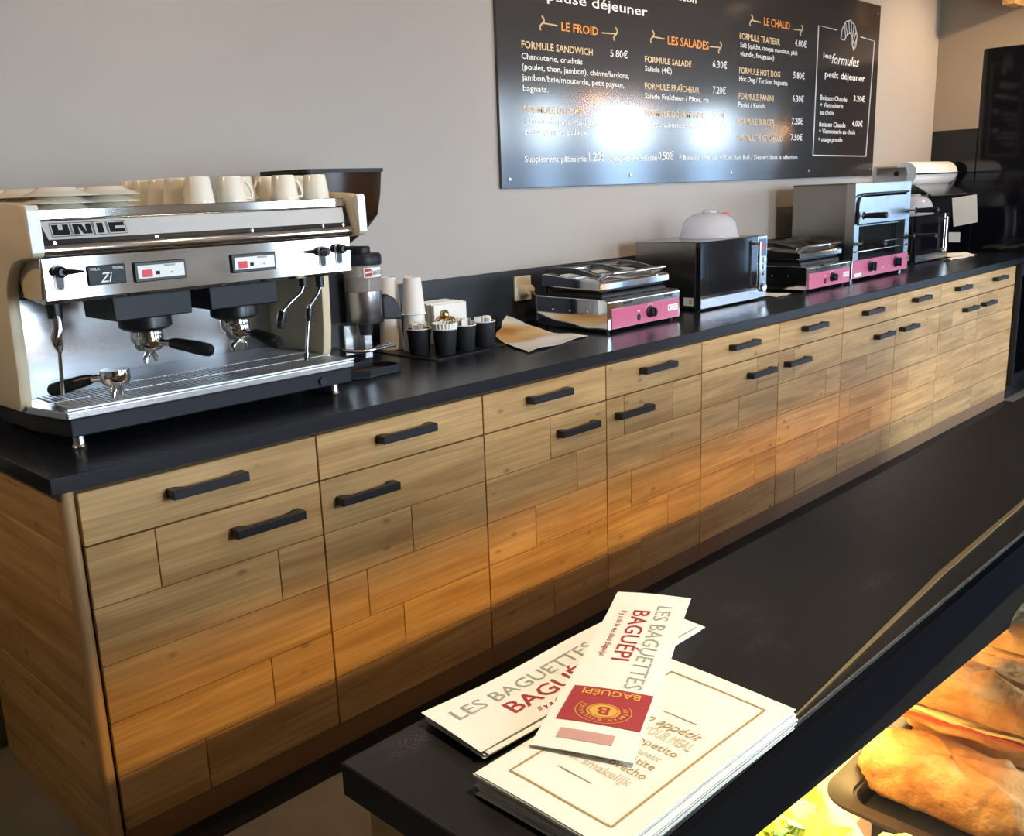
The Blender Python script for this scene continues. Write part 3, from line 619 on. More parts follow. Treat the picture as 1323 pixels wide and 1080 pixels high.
# stacks of white paper cups (upturned, nested)
def paper_cup(x, y, z, label):
    return tag(MB().lathe([(.0445, 0), (.0452, .0018), (.0445, .0036), (.0435, .006), (.0365, .1265), (.0345, .1275), (.033, .124), (0, .124)] if z < .1 else [(.0425, 0), (.0432, .0018), (.0420, .0036), (.0405, .006), (.0300, .128), (.0285, .1295), (.026, .126), (0, .126)], (x, y, z), n=28).build('paper_cup', 'papercup', None, True), label, 'cup', 'stacked white paper cups on the black tray')
for x, y, w in ((1.405, .672, 'left'), (1.440, .580, 'right')):
    for i in range(2): paper_cup(x, y, .0505 + i * .128, '%s upturned white paper cup of the %s cup stack behind the black cups' % (('lower', 'upper')[i], w))
# black cups with contents
def black_cup(x, y, label, kind):
    c = thing('black_cup', label, 'cup', (x, y, .0505), 'black cups on the tray')
    MB().lathe([(.033, 0), (.034, .001), (.0425, .0875), (.040, .0875), (.037, .04), (0, .04)], (x, y, .0505), n=28).build('cup_body', 'blackm', c, True)
    MB().lathe([(.0405, .0876), (.0435, .0876), (.0445, .0895), (.0435, .0912), (.0405, .0905), (.0405, .0876)], (x, y, .0505), n=28, cap=False).build('rim', 'papercup', c, True)
    rnd = random.Random(int(x * 1000)); z = .0505 + .089
    if kind == 'lid':      # fluted white liner standing out of the cup
        n = 44; mb = MB()
        prof = [[(x + (r0 + (.0022 if i % 2 else -.0012)) * math.cos(2 * PI * i / n), y + (r0 + (.0022 if i % 2 else -.0012)) * math.sin(2 * PI * i / n), h) for i in range(n)] for r0, h in ((.0385, z - .012), (.0420, z + .004), (.0435, z + .018), (.040, z + .020), (.036, z + .006))]
        vs = [v for q in prof for v in q]; fs = [(a * n + i, a * n + (i + 1) % n, (a + 1) * n + (i + 1) % n, (a + 1) * n + i) for a in range(4) for i in range(n)]
        mb.quads(vs, fs).build('fluted_liner', 'papercup', c)
    elif kind != 'none':
        for i in range(12 if kind == 'sachet' else 10):
            a = rnd.uniform(0, 6.28); r0 = rnd.uniform(.006, .026); px, py = x + r0 * math.cos(a), y + r0 * math.sin(a); w = rnd.uniform(.008, .013)
            mb = MB().box(-w, w, -.0015 if kind == 'sachet' else -w * .8, .0015 if kind == 'sachet' else w * .8, -.03, rnd.uniform(.012, .024), .001, 1)
            mb.xform(Matrix.Translation((px, py, z)) @ Matrix.Rotation(rnd.uniform(0, 3), 4, 'Z') @ Matrix.Rotation(rnd.uniform(-.2, .2), 4, 'X'))
            mb.build('sugar_sachet', 'papercup', c)
    return c
black_cup(1.388, .497, 'black cup with crumpled clear lid beside the white cup stacks', 'sachet')
black_cup(1.437, .418, 'black cup with a fluted white liner at the front of the tray', 'lid')
black_cup(1.535, .425, 'black cup of paper sachets, third from the left on the tray', 'sachet')
black_cup(1.637, .432, 'black cup of sugar pieces at the right end of the tray', 'cube')
# napkin block
nb = thing('napkin_block', 'square block of white paper napkins at the back of the black tray', 'napkins', (1.62, .64, .0505))
nrnd = random.Random(4)
for i in range(20):
    d = nrnd.uniform(-.0012, .0012); MB().box(1.552 + d, 1.712 + d, .60 + i * .006, .60 + i * .006 + .0052, .0505, .196 + nrnd.uniform(-.003, .002)).build('napkin', 'paper', nb)
# foil-wrapped sweets heaped in one more cup
black_cup(1.525, .515, 'black cup heaped with gold foil sweets before the napkin block', 'none')
rn = random.Random(8)
for i, (x, y, z, nm) in enumerate([(1.499, .512, .146, 'left'), (1.551, .512, .146, 'right'), (1.525, .494, .146, 'front'), (1.525, .538, .148, 'rear'), (1.525, .514, .171, 'topmost')]):
    mb = MB(); bmesh.ops.create_icosphere(mb.bm, subdivisions=3, radius=.0172)
    for v in mb.bm.verts: v.co = v.co * (1 + rn.uniform(-.05, .05)) + Vector((x, y, z))
    tag(mb.build('foil_sweet', 'foil', None, True), '%s gold foil sweet of the heap in the black cup' % nm, 'sweet', 'gold foil sweets on the tray')

# ================================================================== stained kitchen paper
def kp(u, v):
    A_, B_, C_, D_ = Vector((1.765, .50)), Vector((1.615, .195)), Vector((2.015, .265)), Vector((2.02, .70))
    p = (A_ * (1 - u) * (1 - v) + B_ * (1 - u) * v + C_ * u * v + D_ * u * (1 - v))
    z = .0505 + .045 * max(0, (p.y - .40) / .30) ** 1.4 + .003 * math.sin(p.x * 22 + p.y * 9) + .002 * math.sin(p.y * 40)
    if u > .9: z -= .0
    p2 = Vector((p.x + .006 * math.sin(v * 9), p.y + .005 * math.sin(u * 11)))
    return (p2.x, p2.y, max(T + .0015, z))
tag(MB().grid(kp, 24, 20, .0008).build('kitchen_paper', 'stained', None, True), 'crumpled white kitchen paper with a brown stain left of the nearer grill', 'paper')

# wall socket with plug
so = thing('wall_socket', 'cream double wall socket with plug on the black splashback', 'socket', (2.18, WY - .0125, .10))
MB().box(2.130, 2.228, WY - .024, WY - .0122, .140, .242, .003).build('plate', 'socket', so)
pl = MB().lathe([(.024, 0), (.022, -.03), (.016, -.042)], (2.170, WY - .024, .180), 'y', 20).build('plug', 'socket', so, True)
MB().lathe([(.020, 0), (.018, -.02), (.012, -.03)], (2.205, WY - .024, .185), 'y', 20).build('plug', 'socket', so, True)

# ================================================================== contact grills
def contact_grill(x0, lab, gl):
    W_ = .475; x1 = x0 + W_; yf, yb = .235, .60
    g = thing('contact_grill', lab, 'grill', ((x0 + x1) / 2, (yf + yb) / 2, T), 'pink-fronted contact grills')
    for x in (x0 + .03, x1 - .03):
        for y in (yf + .03, yb - .03): MB().lathe([(.011, 0), (.013, .014)], (x, y, T), n=14).build('foot', 'black', g, True)
    b = MB().prism([(yf, .058), (yf, .166), (yf + .01, .175), (yb, .175), (yb, .058)], 'x', x0, x1, .003).build('body', 'chrome', g)
    p = MB().box(x0 + .022, x1 - .010, yf - .0035, yf - .0003, .062, .138, .001, 1).build('control_panel', 'pink', g)
    k = MB().lathe([(.024, 0), (.024, -.004), (.019, -.006), (.018, -.024), (.015, -.027), (0, -.027)], (x0 + .265, yf - .0035, .103), 'y', 24).build('knob', 'black', p, True)
    MB().box(x0 + .262, x0 + .268, yf - .036, yf - .028, .087, .119, .001, 1).build('pointer', 'black', k)
    s_ = MB().prism([(x0 + .190 + .009 * math.cos(R(a)), .090 + .014 * math.sin(R(a))) for a in range(0, 360, 24)], 'y', yf - .007, yf - .0035).build('switch', 'black', p)
    MB().box(x0 + .183, x0 + .197, yf - .0042, yf - .0036, .112, .117).build('mark', 't_white', p)
    for i in range(5):
        a = R(60 + i * 25); MB().box(x0 + .265 + .031 * math.cos(a) - .002, x0 + .265 + .031 * math.cos(a) + .002, yf - .0042, yf - .0036, .103 + .031 * math.sin(a) - .002, .103 + .031 * math.sin(a) + .002).build('dial_mark', 't_white', p)
    st = MB().box(x0 + .388, x0 + .455, yf - .0042, yf - .0036, .092, .117).build('maker_plate', 't_white', p)
    for i in range(3): MB().box(x0 + .408, x0 + .450, yf - .0046, yf - .0043, .098 + i * .006, .101 + i * .006).build('print_line', 't_pale', st)
    MB().prism([(x0 + .398 + .006 * math.cos(R(a)), .105 + .006 * math.sin(R(a))) for a in range(0, 360, 30)], 'y', yf - .0046, yf - .0043).build('emblem', 't_red', st)
    for xx in (x0 + .10, x0 + .37): MB().box(xx, xx + .05, yf - .002, yf - .0003, .150, .160).build('drawer_slot', 'black', g)
    for i in range(3): MB().lathe([(.004, 0), (.003, -.003), (0, -.003)], (x0 - .0001, yf + .10 + i * .09, .125), 'x', 10).build('screw', 'steel', g, True)
    # ribbed lower plate
    lp = MB().box(x0 + .03, x1 - .03, yf + .05, yb - .04, .1755, .188, .002).build('lower_plate', 'blackm', g)
    r = MB()
    for i in range(26): r.box(x0 + .04 + i * .0155, x0 + .047 + i * .0155, yf + .055, yb - .05, .188, .192)
    r.build('ribs', 'blackm', lp)
    # lid, slightly raised at the back, with pressed steel cover
    lx0, lx1 = x0 + .012, x1 - .012
    ld = MB().prism([(yf + .045, .207), (yf + .045, .234), (yf + .055, .240), (yb - .03, .262), (yb - .02, .255), (yb - .02, .212)], 'x', lx0, lx1, .003).build('lid', 'chrome', g)
    MB().prism([(yf + .06, .199), (yf + .06, .207), (yb - .04, .2118), (yb - .04, .199)], 'x', lx0 + .02, lx1 - .02).build('upper_plate', 'blackm', ld)
    for xx in (lx0 + .02, (lx0 + lx1) / 2 - .012, lx1 - .05):     # curved hinge arms
        MB().prism([(yb + .005, .18), (yb + .005, .235)] + [(yb - .02 - t_ * .27, .262 + .028 * math.sin(PI * (.25 + t_ * .75))) for t_ in (0, .2, .4, .6, .8, 1)] + [(yb - .29, .252), (yb - .15, .266), (yb - .03, .25), (yb - .02, .18)], 'x', xx, xx + .014, .001, 1).build('hinge_arm', 'steel_dark', g)
    MB().lathe([(.008, 0), (.008, lx1 - lx0 - .06)], (lx0 + .03, yb - .10, .276), 'x', 14).build('hinge_bar', 'chrome', g, True)
    MB().tube([(lx0 + .05, yf + .09, .243), (lx0 + .05, yf + .05, .262), (lx0 + .06, yf + .03, .268), (lx0 + .20, yf + .02, .268), (lx1 - .20, yf + .02, .268), (lx1 - .06, yf + .03, .268), (lx1 - .05, yf + .05, .262), (lx1 - .05, yf + .09, .243)], .008, 12).build('lid_handle', 'chrome', g, True)
    return g
contact_grill(2.103, 'pink-fronted steel contact grill beside the stained kitchen paper', 1)
contact_grill(3.665, 'pink-fronted steel contact grill between the nearer microwave and the tall toaster', 2)
tag(MB().tube([(2.18, .70, .18), (2.165, .66, .165), (2.15, .645, .12), (2.15, .64, .07), (2.19, .63, .051), (2.3, .625, .051)], .005, 8).build('power_cable', 'cable', None, True), 'grey power cable from the wall socket to the nearer grill', 'cable')

# ================================================================== microwaves
def microwave(x0, yf, lab, depth=.35, W_=.565):
    x1 = x0 + W_; yb = yf + depth; zb, zt = .054, .345
    m = thing('microwave_oven', lab, 'microwave', ((x0 + x1) / 2, (yf + yb) / 2, T), 'microwave ovens on the back counter')
    for x in (x0 + .04, x1 - .04):
        for y in (yf + .04, yb - .04): MB().lathe([(.012, 0), (.014, .010)], (x, y, T), n=12).build('foot', 'black', m, True)
    MB().box(x0, x1, yf + .022, yb, zb, zt, .004).build('case', 'steel_dark', m)
    d = MB().box(x0, x1 - .085, yf, yf + .0215, zb, zt, .003, 1).build('door', 'screen', m)
    MB().box(x0 + .08, x1 - .175, yf - .0012, yf - .0002, .128, .290).build('window', 'gloss_black', d)
    MB().box(x0 + .004, x1 - .088, yf - .0025, yf - .0002, zb + .002, .097).build('lower_band', 'steel', d)
    MB().box(x1 - .12, x1 - .106, yf - .030, yf - .018, .10, .325, .003, 1).build('door_handle', 'chrome', d)
    for z in (.112, .310): MB().box(x1 - .117, x1 - .109, yf - .02, yf, z - .006, z + .006).build('handle_post', 'gold', d)
    c = MB().box(x1 - .084, x1, yf, yf + .0215, zb, zt, .003, 1).build('control_panel', 'steel', m)
    s_ = MB().box(x1 - .075, x1 - .010, yf - .0014, yf - .0002, .250, .330).build('control_display', 'screen', c)
    MB().box(x1 - .060, x1 - .025, yf - .0020, yf - .0015, .286, .304).build('digits', 'redled', s_)
    for i in range(3):
        for j in range(2): MB().lathe([(.010, 0), (.010, -.004), (0, -.004)], (x1 - .060 + j * .034, yf - .0001, .232 - i * .032), 'y', 14).build('button', 'chrome', c, True)
    MB().lathe([(.022, 0), (.020, -.016), (0, -.016)], (x1 - .043, yf - .0001, .105), 'y', 24).build('dial', 'chrome', c, True)
    st = MB().box(x0 - .0012, x0 - .0001, yf + .035, yf + .085, .068, .103).build('rating_label', 'socket', m)
    MB().box(x0 - .0016, x0 - .0013, yf + .04, yf + .055, .075, .095).build('label_print', 't_grey', st)
    return m
microwave(2.828, .30, 'black-fronted microwave in the middle of the counter with a plastic dome on top')
microwave(5.395, .40, 'black-fronted microwave at the far end behind the tall toaster', .33, .545)
def dome(x, y, z, lab, k=1.0):
    d = thing('food_cover', lab, 'food cover', (x, y, z), 'clear plastic food domes on the microwaves')
    MB().lathe([(.140 * k, 0), (.142 * k, .003), (.136 * k, .012), (.130 * k, .03), (.124 * k, .062), (.108 * k, .088), (.078 * k, .106), (.04 * k, .114), (0, .116)], (x, y, z), n=40, cap=False).build('shell', 'dome', d, True)
    MB().lathe([(.034, .111), (.034, .124), (.028, .127), (0, .127)], (x, y, z), n=24).build('knob', 'dome', d, True)
    if k > .9: MB().box(x + .035, x + .075, y - .06, y - .045, z + .104, z + .112, .002, 1).build('vent_tab', 'red', d)
dome(3.165, .475, .3452, 'clear plastic dome with a red vent tab on the nearer microwave')
dome(5.80, .58, .3452, 'clear plastic dome on the far microwave', .85)

# ================================================================== tall two-tier toaster
ts = thing('toaster_grill', 'tall steel two-tier toaster with a pink control panel and black-handled tongs', 'toaster', (4.60, .45, T))
tx0, tx1, ty, tb = 4.222, 4.935, .262, .62
for x in (tx0 + .04, tx1 - .04):
    for y in (ty + .03, tb - .03): MB().lathe([(.012, 0), (.014, .018)], (x, y, T), n=14).build('foot', 'steel', ts, True)
MB().box(tx0, tx1, ty, tb, .063, .160, .002, 1).build('base', 'steel', ts)
tp = MB().box(tx0 + .001, tx1 - .001, ty - .004, ty - .0004, .064, .158, .001, 1).build('control_panel', 'pink', ts)
for x in (tx0 + .215, tx0 + .545):
    k = MB().lathe([(.030, 0), (.030, -.006), (.023, -.008), (.022, -.026), (0, -.028)], (x, ty - .004, .116), 'y', 24).build('knob', 'black', tp, True)
    MB().box(x - .004, x + .004, ty - .040, ty - .030, .092, .140, .001, 1).build('pointer', 'black', k)
for x in (tx0 + .37, tx0 + .45): MB().lathe([(.007, 0), (.006, -.004), (0, -.005)], (x, ty - .004, .100), 'y', 12).build('pilot_lamp', 't_pale', tp, True)
MB().box(tx0 + .025, tx0 + .105, ty - .0048, ty - .0041, .072, .090).build('maker_plate', 't_white', tp)
MB().box(tx0, tx0 + .004, ty + .05, tb, .160, .560).build('side_panel', 'steel_dark', ts)
MB().box(tx1 - .004, tx1, ty + .05, tb, .160, .560).build('side_panel', 'steel_dark', ts)
MB().box(tx0 + .004, tx1 - .004, tb - .004, tb, .160, .560).build('rear_panel', 'steel_dark', ts)
tt = MB().box(tx0, tx1, ty + .0, tb, .556, .562, .001, 1).build('top_panel', 'steel', ts)
fr = MB().box(tx0, tx0 + .058, ty, ty + .05, .160, .556).box(tx1 - .058, tx1, ty, ty + .05, .160, .556).box(tx0 + .058, tx1 - .058, ty, ty + .05, .512, .556).build('front_frame', 'steel', ts)
MB().box(tx0 + .058, tx1 - .058, ty + .02, tb - .01, .335, .342).build('shelf', 'steel_dark', ts)
for z in (.19, .36, .50):
    for y in (.36, .46, .56): MB().lathe([(.008, 0), (.008, tx1 - tx0 - .12)], (tx0 + .06, y, z), 'x', 10).build('heating_element', 'steel', ts, True)
MB().prism([(tx0 + .02, .350), (tx0 + .02, .455), (tx0 + .05, .492), (tx1 - .05, .492), (tx1 - .03, .475), (tx1 - .03, .350)], 'y', ty - .012, ty - .004, .002).build('upper_door', 'steel', ts)
MB().tube([(tx0 + .02, ty - .012, .345), (tx0 + .006, ty - .016, .40), (tx0 + .006, ty - .016, .455), (tx0 + .025, ty - .016, .49), (tx0 + .06, ty - .016, .502), (tx1 - .07, ty - .016, .508)], .006, 8).build('door_seal', 'black', ts, True)
r_ = MB()
for z in (.205, .245): r_.rod((tx0 + .02, ty - .005, z), (tx1 - .01, ty - .005, z), .005)
r_.build('crumb_rail', 'chrome', ts, True)
# two basket tongs, each with two black handles
for i, (z, nm) in enumerate(((.395, 'upper'), (.248, 'lower'))):
    tg = thing('toasting_tongs', 'black-handled wire tongs in the %s tier of the tall toaster' % nm, 'tongs', ((tx0 + tx1) / 2, ty - .05, z), 'tongs of the tall toaster')
    for x in (tx0 + .050, tx1 + .024):
        MB().rod((x, ty + (.12 if x < tx1 else -.005), z + .003), (x, ty - .085, z), .0045).build('wire', 'chrome', tg, True)
        if x > tx1: MB().rod((x, ty - .005, z + .003), (tx1 - .03, ty - .005, z + .003), .0045).build('wire', 'chrome', tg, True)
        MB().tube([(x, ty - .022, z), (x, ty - .027, z), (x, ty - .034, z), (x, ty - .05, z), (x, ty - .10, z + .002), (x, ty - .150, z + .003), (x, ty - .155, z + .003)], [.012, .021, .012, .014, .0155, .0165, .011], 14).build('grip', 'black', tg, True)

# crumpled white cloth at the far end
def cl(u, v):
    x = 5.74 + u * .50; t_ = min(1, max(0, (x - 5.955) / .06)); y0 = .295 + .02 * math.sin(u * 8); y1 = .358 + .15 * t_ - .06 * max(0, u - .7) / .3
    y = y0 + (y1 - y0) * v
    return (x, y, T + .003 + (.010 + .026 * t_) * abs(math.sin(u * 9 + v * 3)) * (.3 + .7 * math.sin(PI * v)) * (1 - u * .5))
tag(MB().grid(cl, 36, 16, .001).build('cloth', 'paper', None, True), 'crumpled white cloth beside the far microwave', 'cloth')
def pb(u, v): return (3.44 + u * .15 + .01 * math.sin(v * 5), .27 + v * .14, T + .003 + .004 * abs(math.sin(u * 5 + v * 2)))
tag(MB().grid(pb, 10, 8, .001).build('paper_towel', 'paper', None, True), 'folded white paper towel between the nearer microwave and the second grill', 'paper')

# ================================================================== wrap film dispenser on the wall
fd = thing('film_dispenser', 'wall-mounted steel dispenser with a thick roll of white film', 'dispenser', (6.05, WY - .06, .45))
MB().box(5.56, 6.44, WY - .014, WY - .0122, .43, .655, .0005, 1).build('back_plate', 'steel', fd) if False else MB().box(5.56, 6.44, WY - .012, WY - .0005, .45, .655, .001, 1).build('back_plate', 'steel', fd)
for x in (5.56, 6.43):
    MB().prism([(WY - .012, .645), (WY - .012, .47), (.58, .50), (.545, .60), (.56, .645)], 'x', x, x + .008, .001, 1).build('bracket', 'steel', fd)
rl = MB().lathe([(.018, -.012), (.018, 0), (.072, 0), (.074, .004), (.074, .696), (.072, .70), (.018, .70), (.018, .712)], (5.70, .615, .606), 'x', 36).build('film_roll', 'white', fd, True)
MB().lathe([(.016, 0), (.016, .90)], (5.55, .615, .606), 'x', 16).build('spindle', 'black', fd, True)
MB().rod((5.69, .535, .600), (6.45, .535, .600), .005).build('cutter_bar', 'steel', fd, True)
MB().prism([(.60, .530), (.47, .455), (.468, .458), (.598, .535)], 'x', 5.80, 6.40).build('front_flap', 'steel', fd)
MB().box(5.81, 6.39, .62, WY - .012, .522, .534).build('support', 'steel', fd)

# ================================================================== black units at the right end
struct(MB().box(SX, SX + .02, .46, WY - .0005, FL, .893).build('trim_4', 'gloss_black'))
fg = thing('tall_fridge', 'tall gloss black refrigerator standing at the far end of the counter', 'fridge', (7.0, .1, FL))
MB().box(SX + .001, 7.4, -.35, .455, FL + .02, 1.412, .003, 1).build('fridge_body', 'gloss_black', fg)
fd_ = MB().box(SX + .001, 7.4, -.40, -.352, FL + .08, 1.41, .003, 1).build('fridge_door', 'gloss_black', fg)
MB().box(SX + .03, SX + .05, -.44, -.42, -.1, .7, .003, 1).build('fridge_handle', 'chrome', fd_)
MB().box(SX + .03, 7.37, -.33, .43, FL, FL + .02).build('fridge_base', 'black', fg)
def note(name, pts, lab):
    q = [(SX - .0012, y, z) for y, z in pts] + [(SX - .0002, y, z) for y, z in pts]
    return tag(MB().quads(q, [(0, 1, 2, 3), (7, 6, 5, 4), (0, 4, 5, 1), (1, 5, 6, 2), (2, 6, 7, 3), (3, 7, 4, 0)]).build(name, 'paper'), lab, 'paper')
note('paper_notice', [(.600, .423), (.433, .447), (.413, .255), (.575, .222)], 'large white sheet taped on the gloss black panel')
note('paper_notice', [(.605, .183), (.525, .183), (.524, .113), (.602, .113)], 'small white note low on the gloss black panel')
note('paper_notice', [(.77 - .012, .905), (.66, .905), (.66, .90), (.758, .90)], 'thin white strip high on the gloss black panel') if False else None
# glass-door bottle cooler under the end of the worktop
uf = thing('bottle_cooler', 'black glass-door bottle cooler under the right end of the worktop', 'fridge', (6.28, .35, FL))
MB().box(6.062, 6.095, .0, .70, FL + .02, .006).box(6.47, 6.497, .0, .70, FL + .02, .006).box(6.095, 6.47, .66, .70, FL + .02, .006).box(6.095, 6.47, .0, .66, -.03, .006).box(6.095, 6.47, .0, .66, FL + .02, -.80).build('cooler_body', 'black', uf)
MB().box(6.07, 6.49, .02, .69, FL, FL + .02).build('cooler_base', 'black', uf)
dd = MB().box(6.062, 6.10, -.03, -.002, -.80, .004).box(6.46, 6.497, -.03, -.002, -.80, .004).box(6.10, 6.46, -.03, -.002, -.07, .004).box(6.10, 6.46, -.03, -.002, -.80, -.73).build('door_frame', 'black', uf)
MB().box(6.10, 6.46, -.018, -.012, -.73, -.07).build('door_pane', 'fridge_glass', dd)
for z in (-.55, -.32): MB().box(6.097, 6.468, .05, .655, z - .012, z - .004).build('cooler_shelf', 'steel', uf)
for z, hl in ((-.80, 'bottom'), (-.554, 'middle'), (-.324, 'top')):
    for i in range(4):
        x = 6.14 + i * .09; b = thing('drink_bottle', 'small drink bottle on the %s level of the bottle cooler' % hl, 'bottle', (x, .12, z + .0005), 'bottles in the cooler')
        MB().lathe([(.028, 0), (.030, .004), (.030, .12), (.013, .155), (.013, .175)], (x, .12, z + .0005), n=16).build('bottle_body', 'bottle_blue' if i % 2 else 'bottle_white', b, True)
        MB().lathe([(.015, .175), (.015, .192), (0, .192)], (x, .12, z + .0005), n=16).build('bottle_cap', 'white', b, True)

# ================================================================== front counter: display case
DY0, DY1 = -1.613, -1.307; DX0, DX1 = -.256, 4.2
tag(MB().box(DX0, DX1, DY0, DY1, .0075, T, .0015, 1).build('worktop', 'worktop_dusty'), 'black worktop of the front display counter with paper bags on it', 'worktop')
dc = thing('display_case', 'glass-fronted lit display case under the front counter with sandwiches inside', 'display case', (1.9, -1.6, FL))
SILL = -.084
MB().box(DX0 + .045, DX1, -1.345, -1.325, FL, SILL, .002, 1).build('rear_panel', 'wood', dc)
MB().box(DX0 + .022, DX0 + .044, -1.95, -1.318, FL, .007, .002, 1).build('end_panel', 'wood_v', dc)
MB().box(DX1 - .02, DX1, -1.95, -1.345, FL, .007, .002, 1).build('end_panel', 'wood_v', dc)
MB().box(DX0 + .045, DX1 - .021, -1.96, -1.346, -.40, -.38).build('case_floor', 'case_in', dc)
MB().box(DX0 + .045, DX1 - .021, -1.96, -1.94, FL, -.38).build('front_panel', 'blackm', dc)
MB().box(DX0 + .05, .385, -1.72, -1.40, -.3798, -.270, .003, 1).build('riser', 'case_in', dc)
hs = MB().box(DX0 + .05, DX1 - .03, -1.520, -1.455, -.0025, .0073).box(DX0 + .05, DX1 - .03, -1.460, -1.455, -.0168, -.0024).build('lamp_housing', 'alu', dc)  # the hanging lip is added to cut the LED light on the upper cabinet fronts
# black top rail of the front glass, hanging slightly lower towards the right
zA = lambda x: -.0325 - .0777 * (x - .03)
xs = [DX0 + .03, .03, .88, 1.28, DX1 - .002]
rv = []
for x in xs:
    zl = max(-.13, zA(x)); rv += [(x, -1.6145, .040), (x, -1.6145, zl), (x, -1.6235, zl), (x, -1.6235, .040)]
rf = []
for i in range(len(xs) - 1):
    for k in range(4): rf.append((i * 4 + k, i * 4 + (k + 1) % 4, i * 4 + 4 + (k + 1) % 4, i * 4 + 4 + k))
rf += [(3, 2, 1, 0), tuple(len(rv) - 4 + k for k in range(4))]
MB().quads(rv, rf).build('glass_rail', 'rail', dc)
MB().box(DX0, DX1, DY0 - .0012, DY0 + .0008, T - .004, T + .0012).build('metal_edge', 'alu', dc)
# bent front pane: shallow slope at the top, dropping to the front panel
gp_ = [(-1.6245, -.030), (-1.70, -.070), (-1.80, -.125), (-1.855, -.160), (-1.895, -.200), (-1.925, -.260), (-1.945, -.379)]
gi_ = [(y + .002, z - .004) for y, z in gp_][::-1]
MB().prism(gp_ + gi_, 'x', DX0 + .046, DX1 - .022).build('front_pane', 'glass', dc, True)
# warm LED strip under the worktop (a real lamp of the case)
L = bpy.data.lights.new('case_led', 'AREA'); L.shape = 'RECTANGLE'; L.size = DX1 - DX0 - .12; L.size_y = .006; L.energy = LED_W; L.color = LED_COL
o = bpy.data.objects.new('case_led', L); COL.objects.link(o); o.location = ((DX0 + DX1) / 2, -1.500, -.0055 + Z0); o.rotation_euler = (R(28), 0, 0)
# narrow gold-coloured strip on the worktop, widest in the middle
bs = [(.098, -1.6075), (.599, -1.5815), (.984, -1.570), (2.5, -1.525), (2.5, -1.521), (.984, -1.563), (.599, -1.5730), (.098, -1.6060)]
tag(MB().prism(bs, 'z', T + .0002, T + .0012).build('gold_strip', 'gold'), 'thin brass-coloured strip along the edge of the front worktop', 'strip')

# ---- paper bags and printed papers on the front worktop
def sheet(name, A_, B_, C_, D_, zf, lab, cat, grp=None, m='paper', nu=20, nv=8, thick=.0006):
    A_, B_, C_, D_ = [Vector(p) for p in (A_, B_, C_, D_)]
    def f(u, v):
        p = A_ * (1 - u) * (1 - v) + B_ * u * (1 - v) + C_ * u * v + D_ * (1 - u) * v
        return (p.x, p.y, zf(u, v))
    r = thing(name, lab, cat, ((A_.x + C_.x) / 2, (A_.y + C_.y) / 2, T), grp)
    MB().grid(f, nu, nv, thick).build('sheet', m, r, True)
    L_ = ((B_ - A_).length + (C_ - D_).length) / 2; W__ = ((D_ - A_).length + (C_ - B_).length) / 2
    return r, (lambda s, t_, lift=.0006: (lambda q: (q[0], q[1], q[2] + lift))(f(s / L_, t_ / W__))), L_, W__
rd = random.Random(3)
# lower baguette bags: text runs along +x
for i in range(4):
    dx, dy = rd.uniform(-.004, .006), rd.uniform(-.004, .004); z0 = T + .0012 + i * .0022
    top = i == 3
    A_, B_, C_, D_ = (-.160 + dx, -1.418 + dy), (.222 + dx, -1.420 + dy), (.230 + dx, -1.322 + dy), (-.152 + dx, -1.318 + dy)
    r, f, L_, W__ = sheet('baguette_bag', A_, B_, C_, D_, (lambda z0: lambda u, v: z0 + .004 * (1 - u) ** 6 + .0012 * math.sin(u * 9 + v * 2) * (1 if z0 > T + .007 else .3))(z0 + (.0008 if top else 0)),
        'white baguette bag printed in grey and red, lying under the crossing bag' if top else 'plain-edged baguette bag underneath the lower printed bag', 'paper bag', None if top else 'baguette bags at the bottom of the lower pile')
    if top:
        lettering('lettering', 'LES BAGUETTES', .225, .021, lambda s, t_: f(s + .022, t_ + .058), 't_grey', r)
        lettering('lettering', 'BAGUÉPI', .150, .024, lambda s, t_: f(s + .075, t_ + .026), 't_red', r, .008)
        lettering('lettering', 'Il y a de la vie dans Baguépi', .130, .008, lambda s, t_: f(s + .098, t_ + .010), 't_red', r, .0, .25)
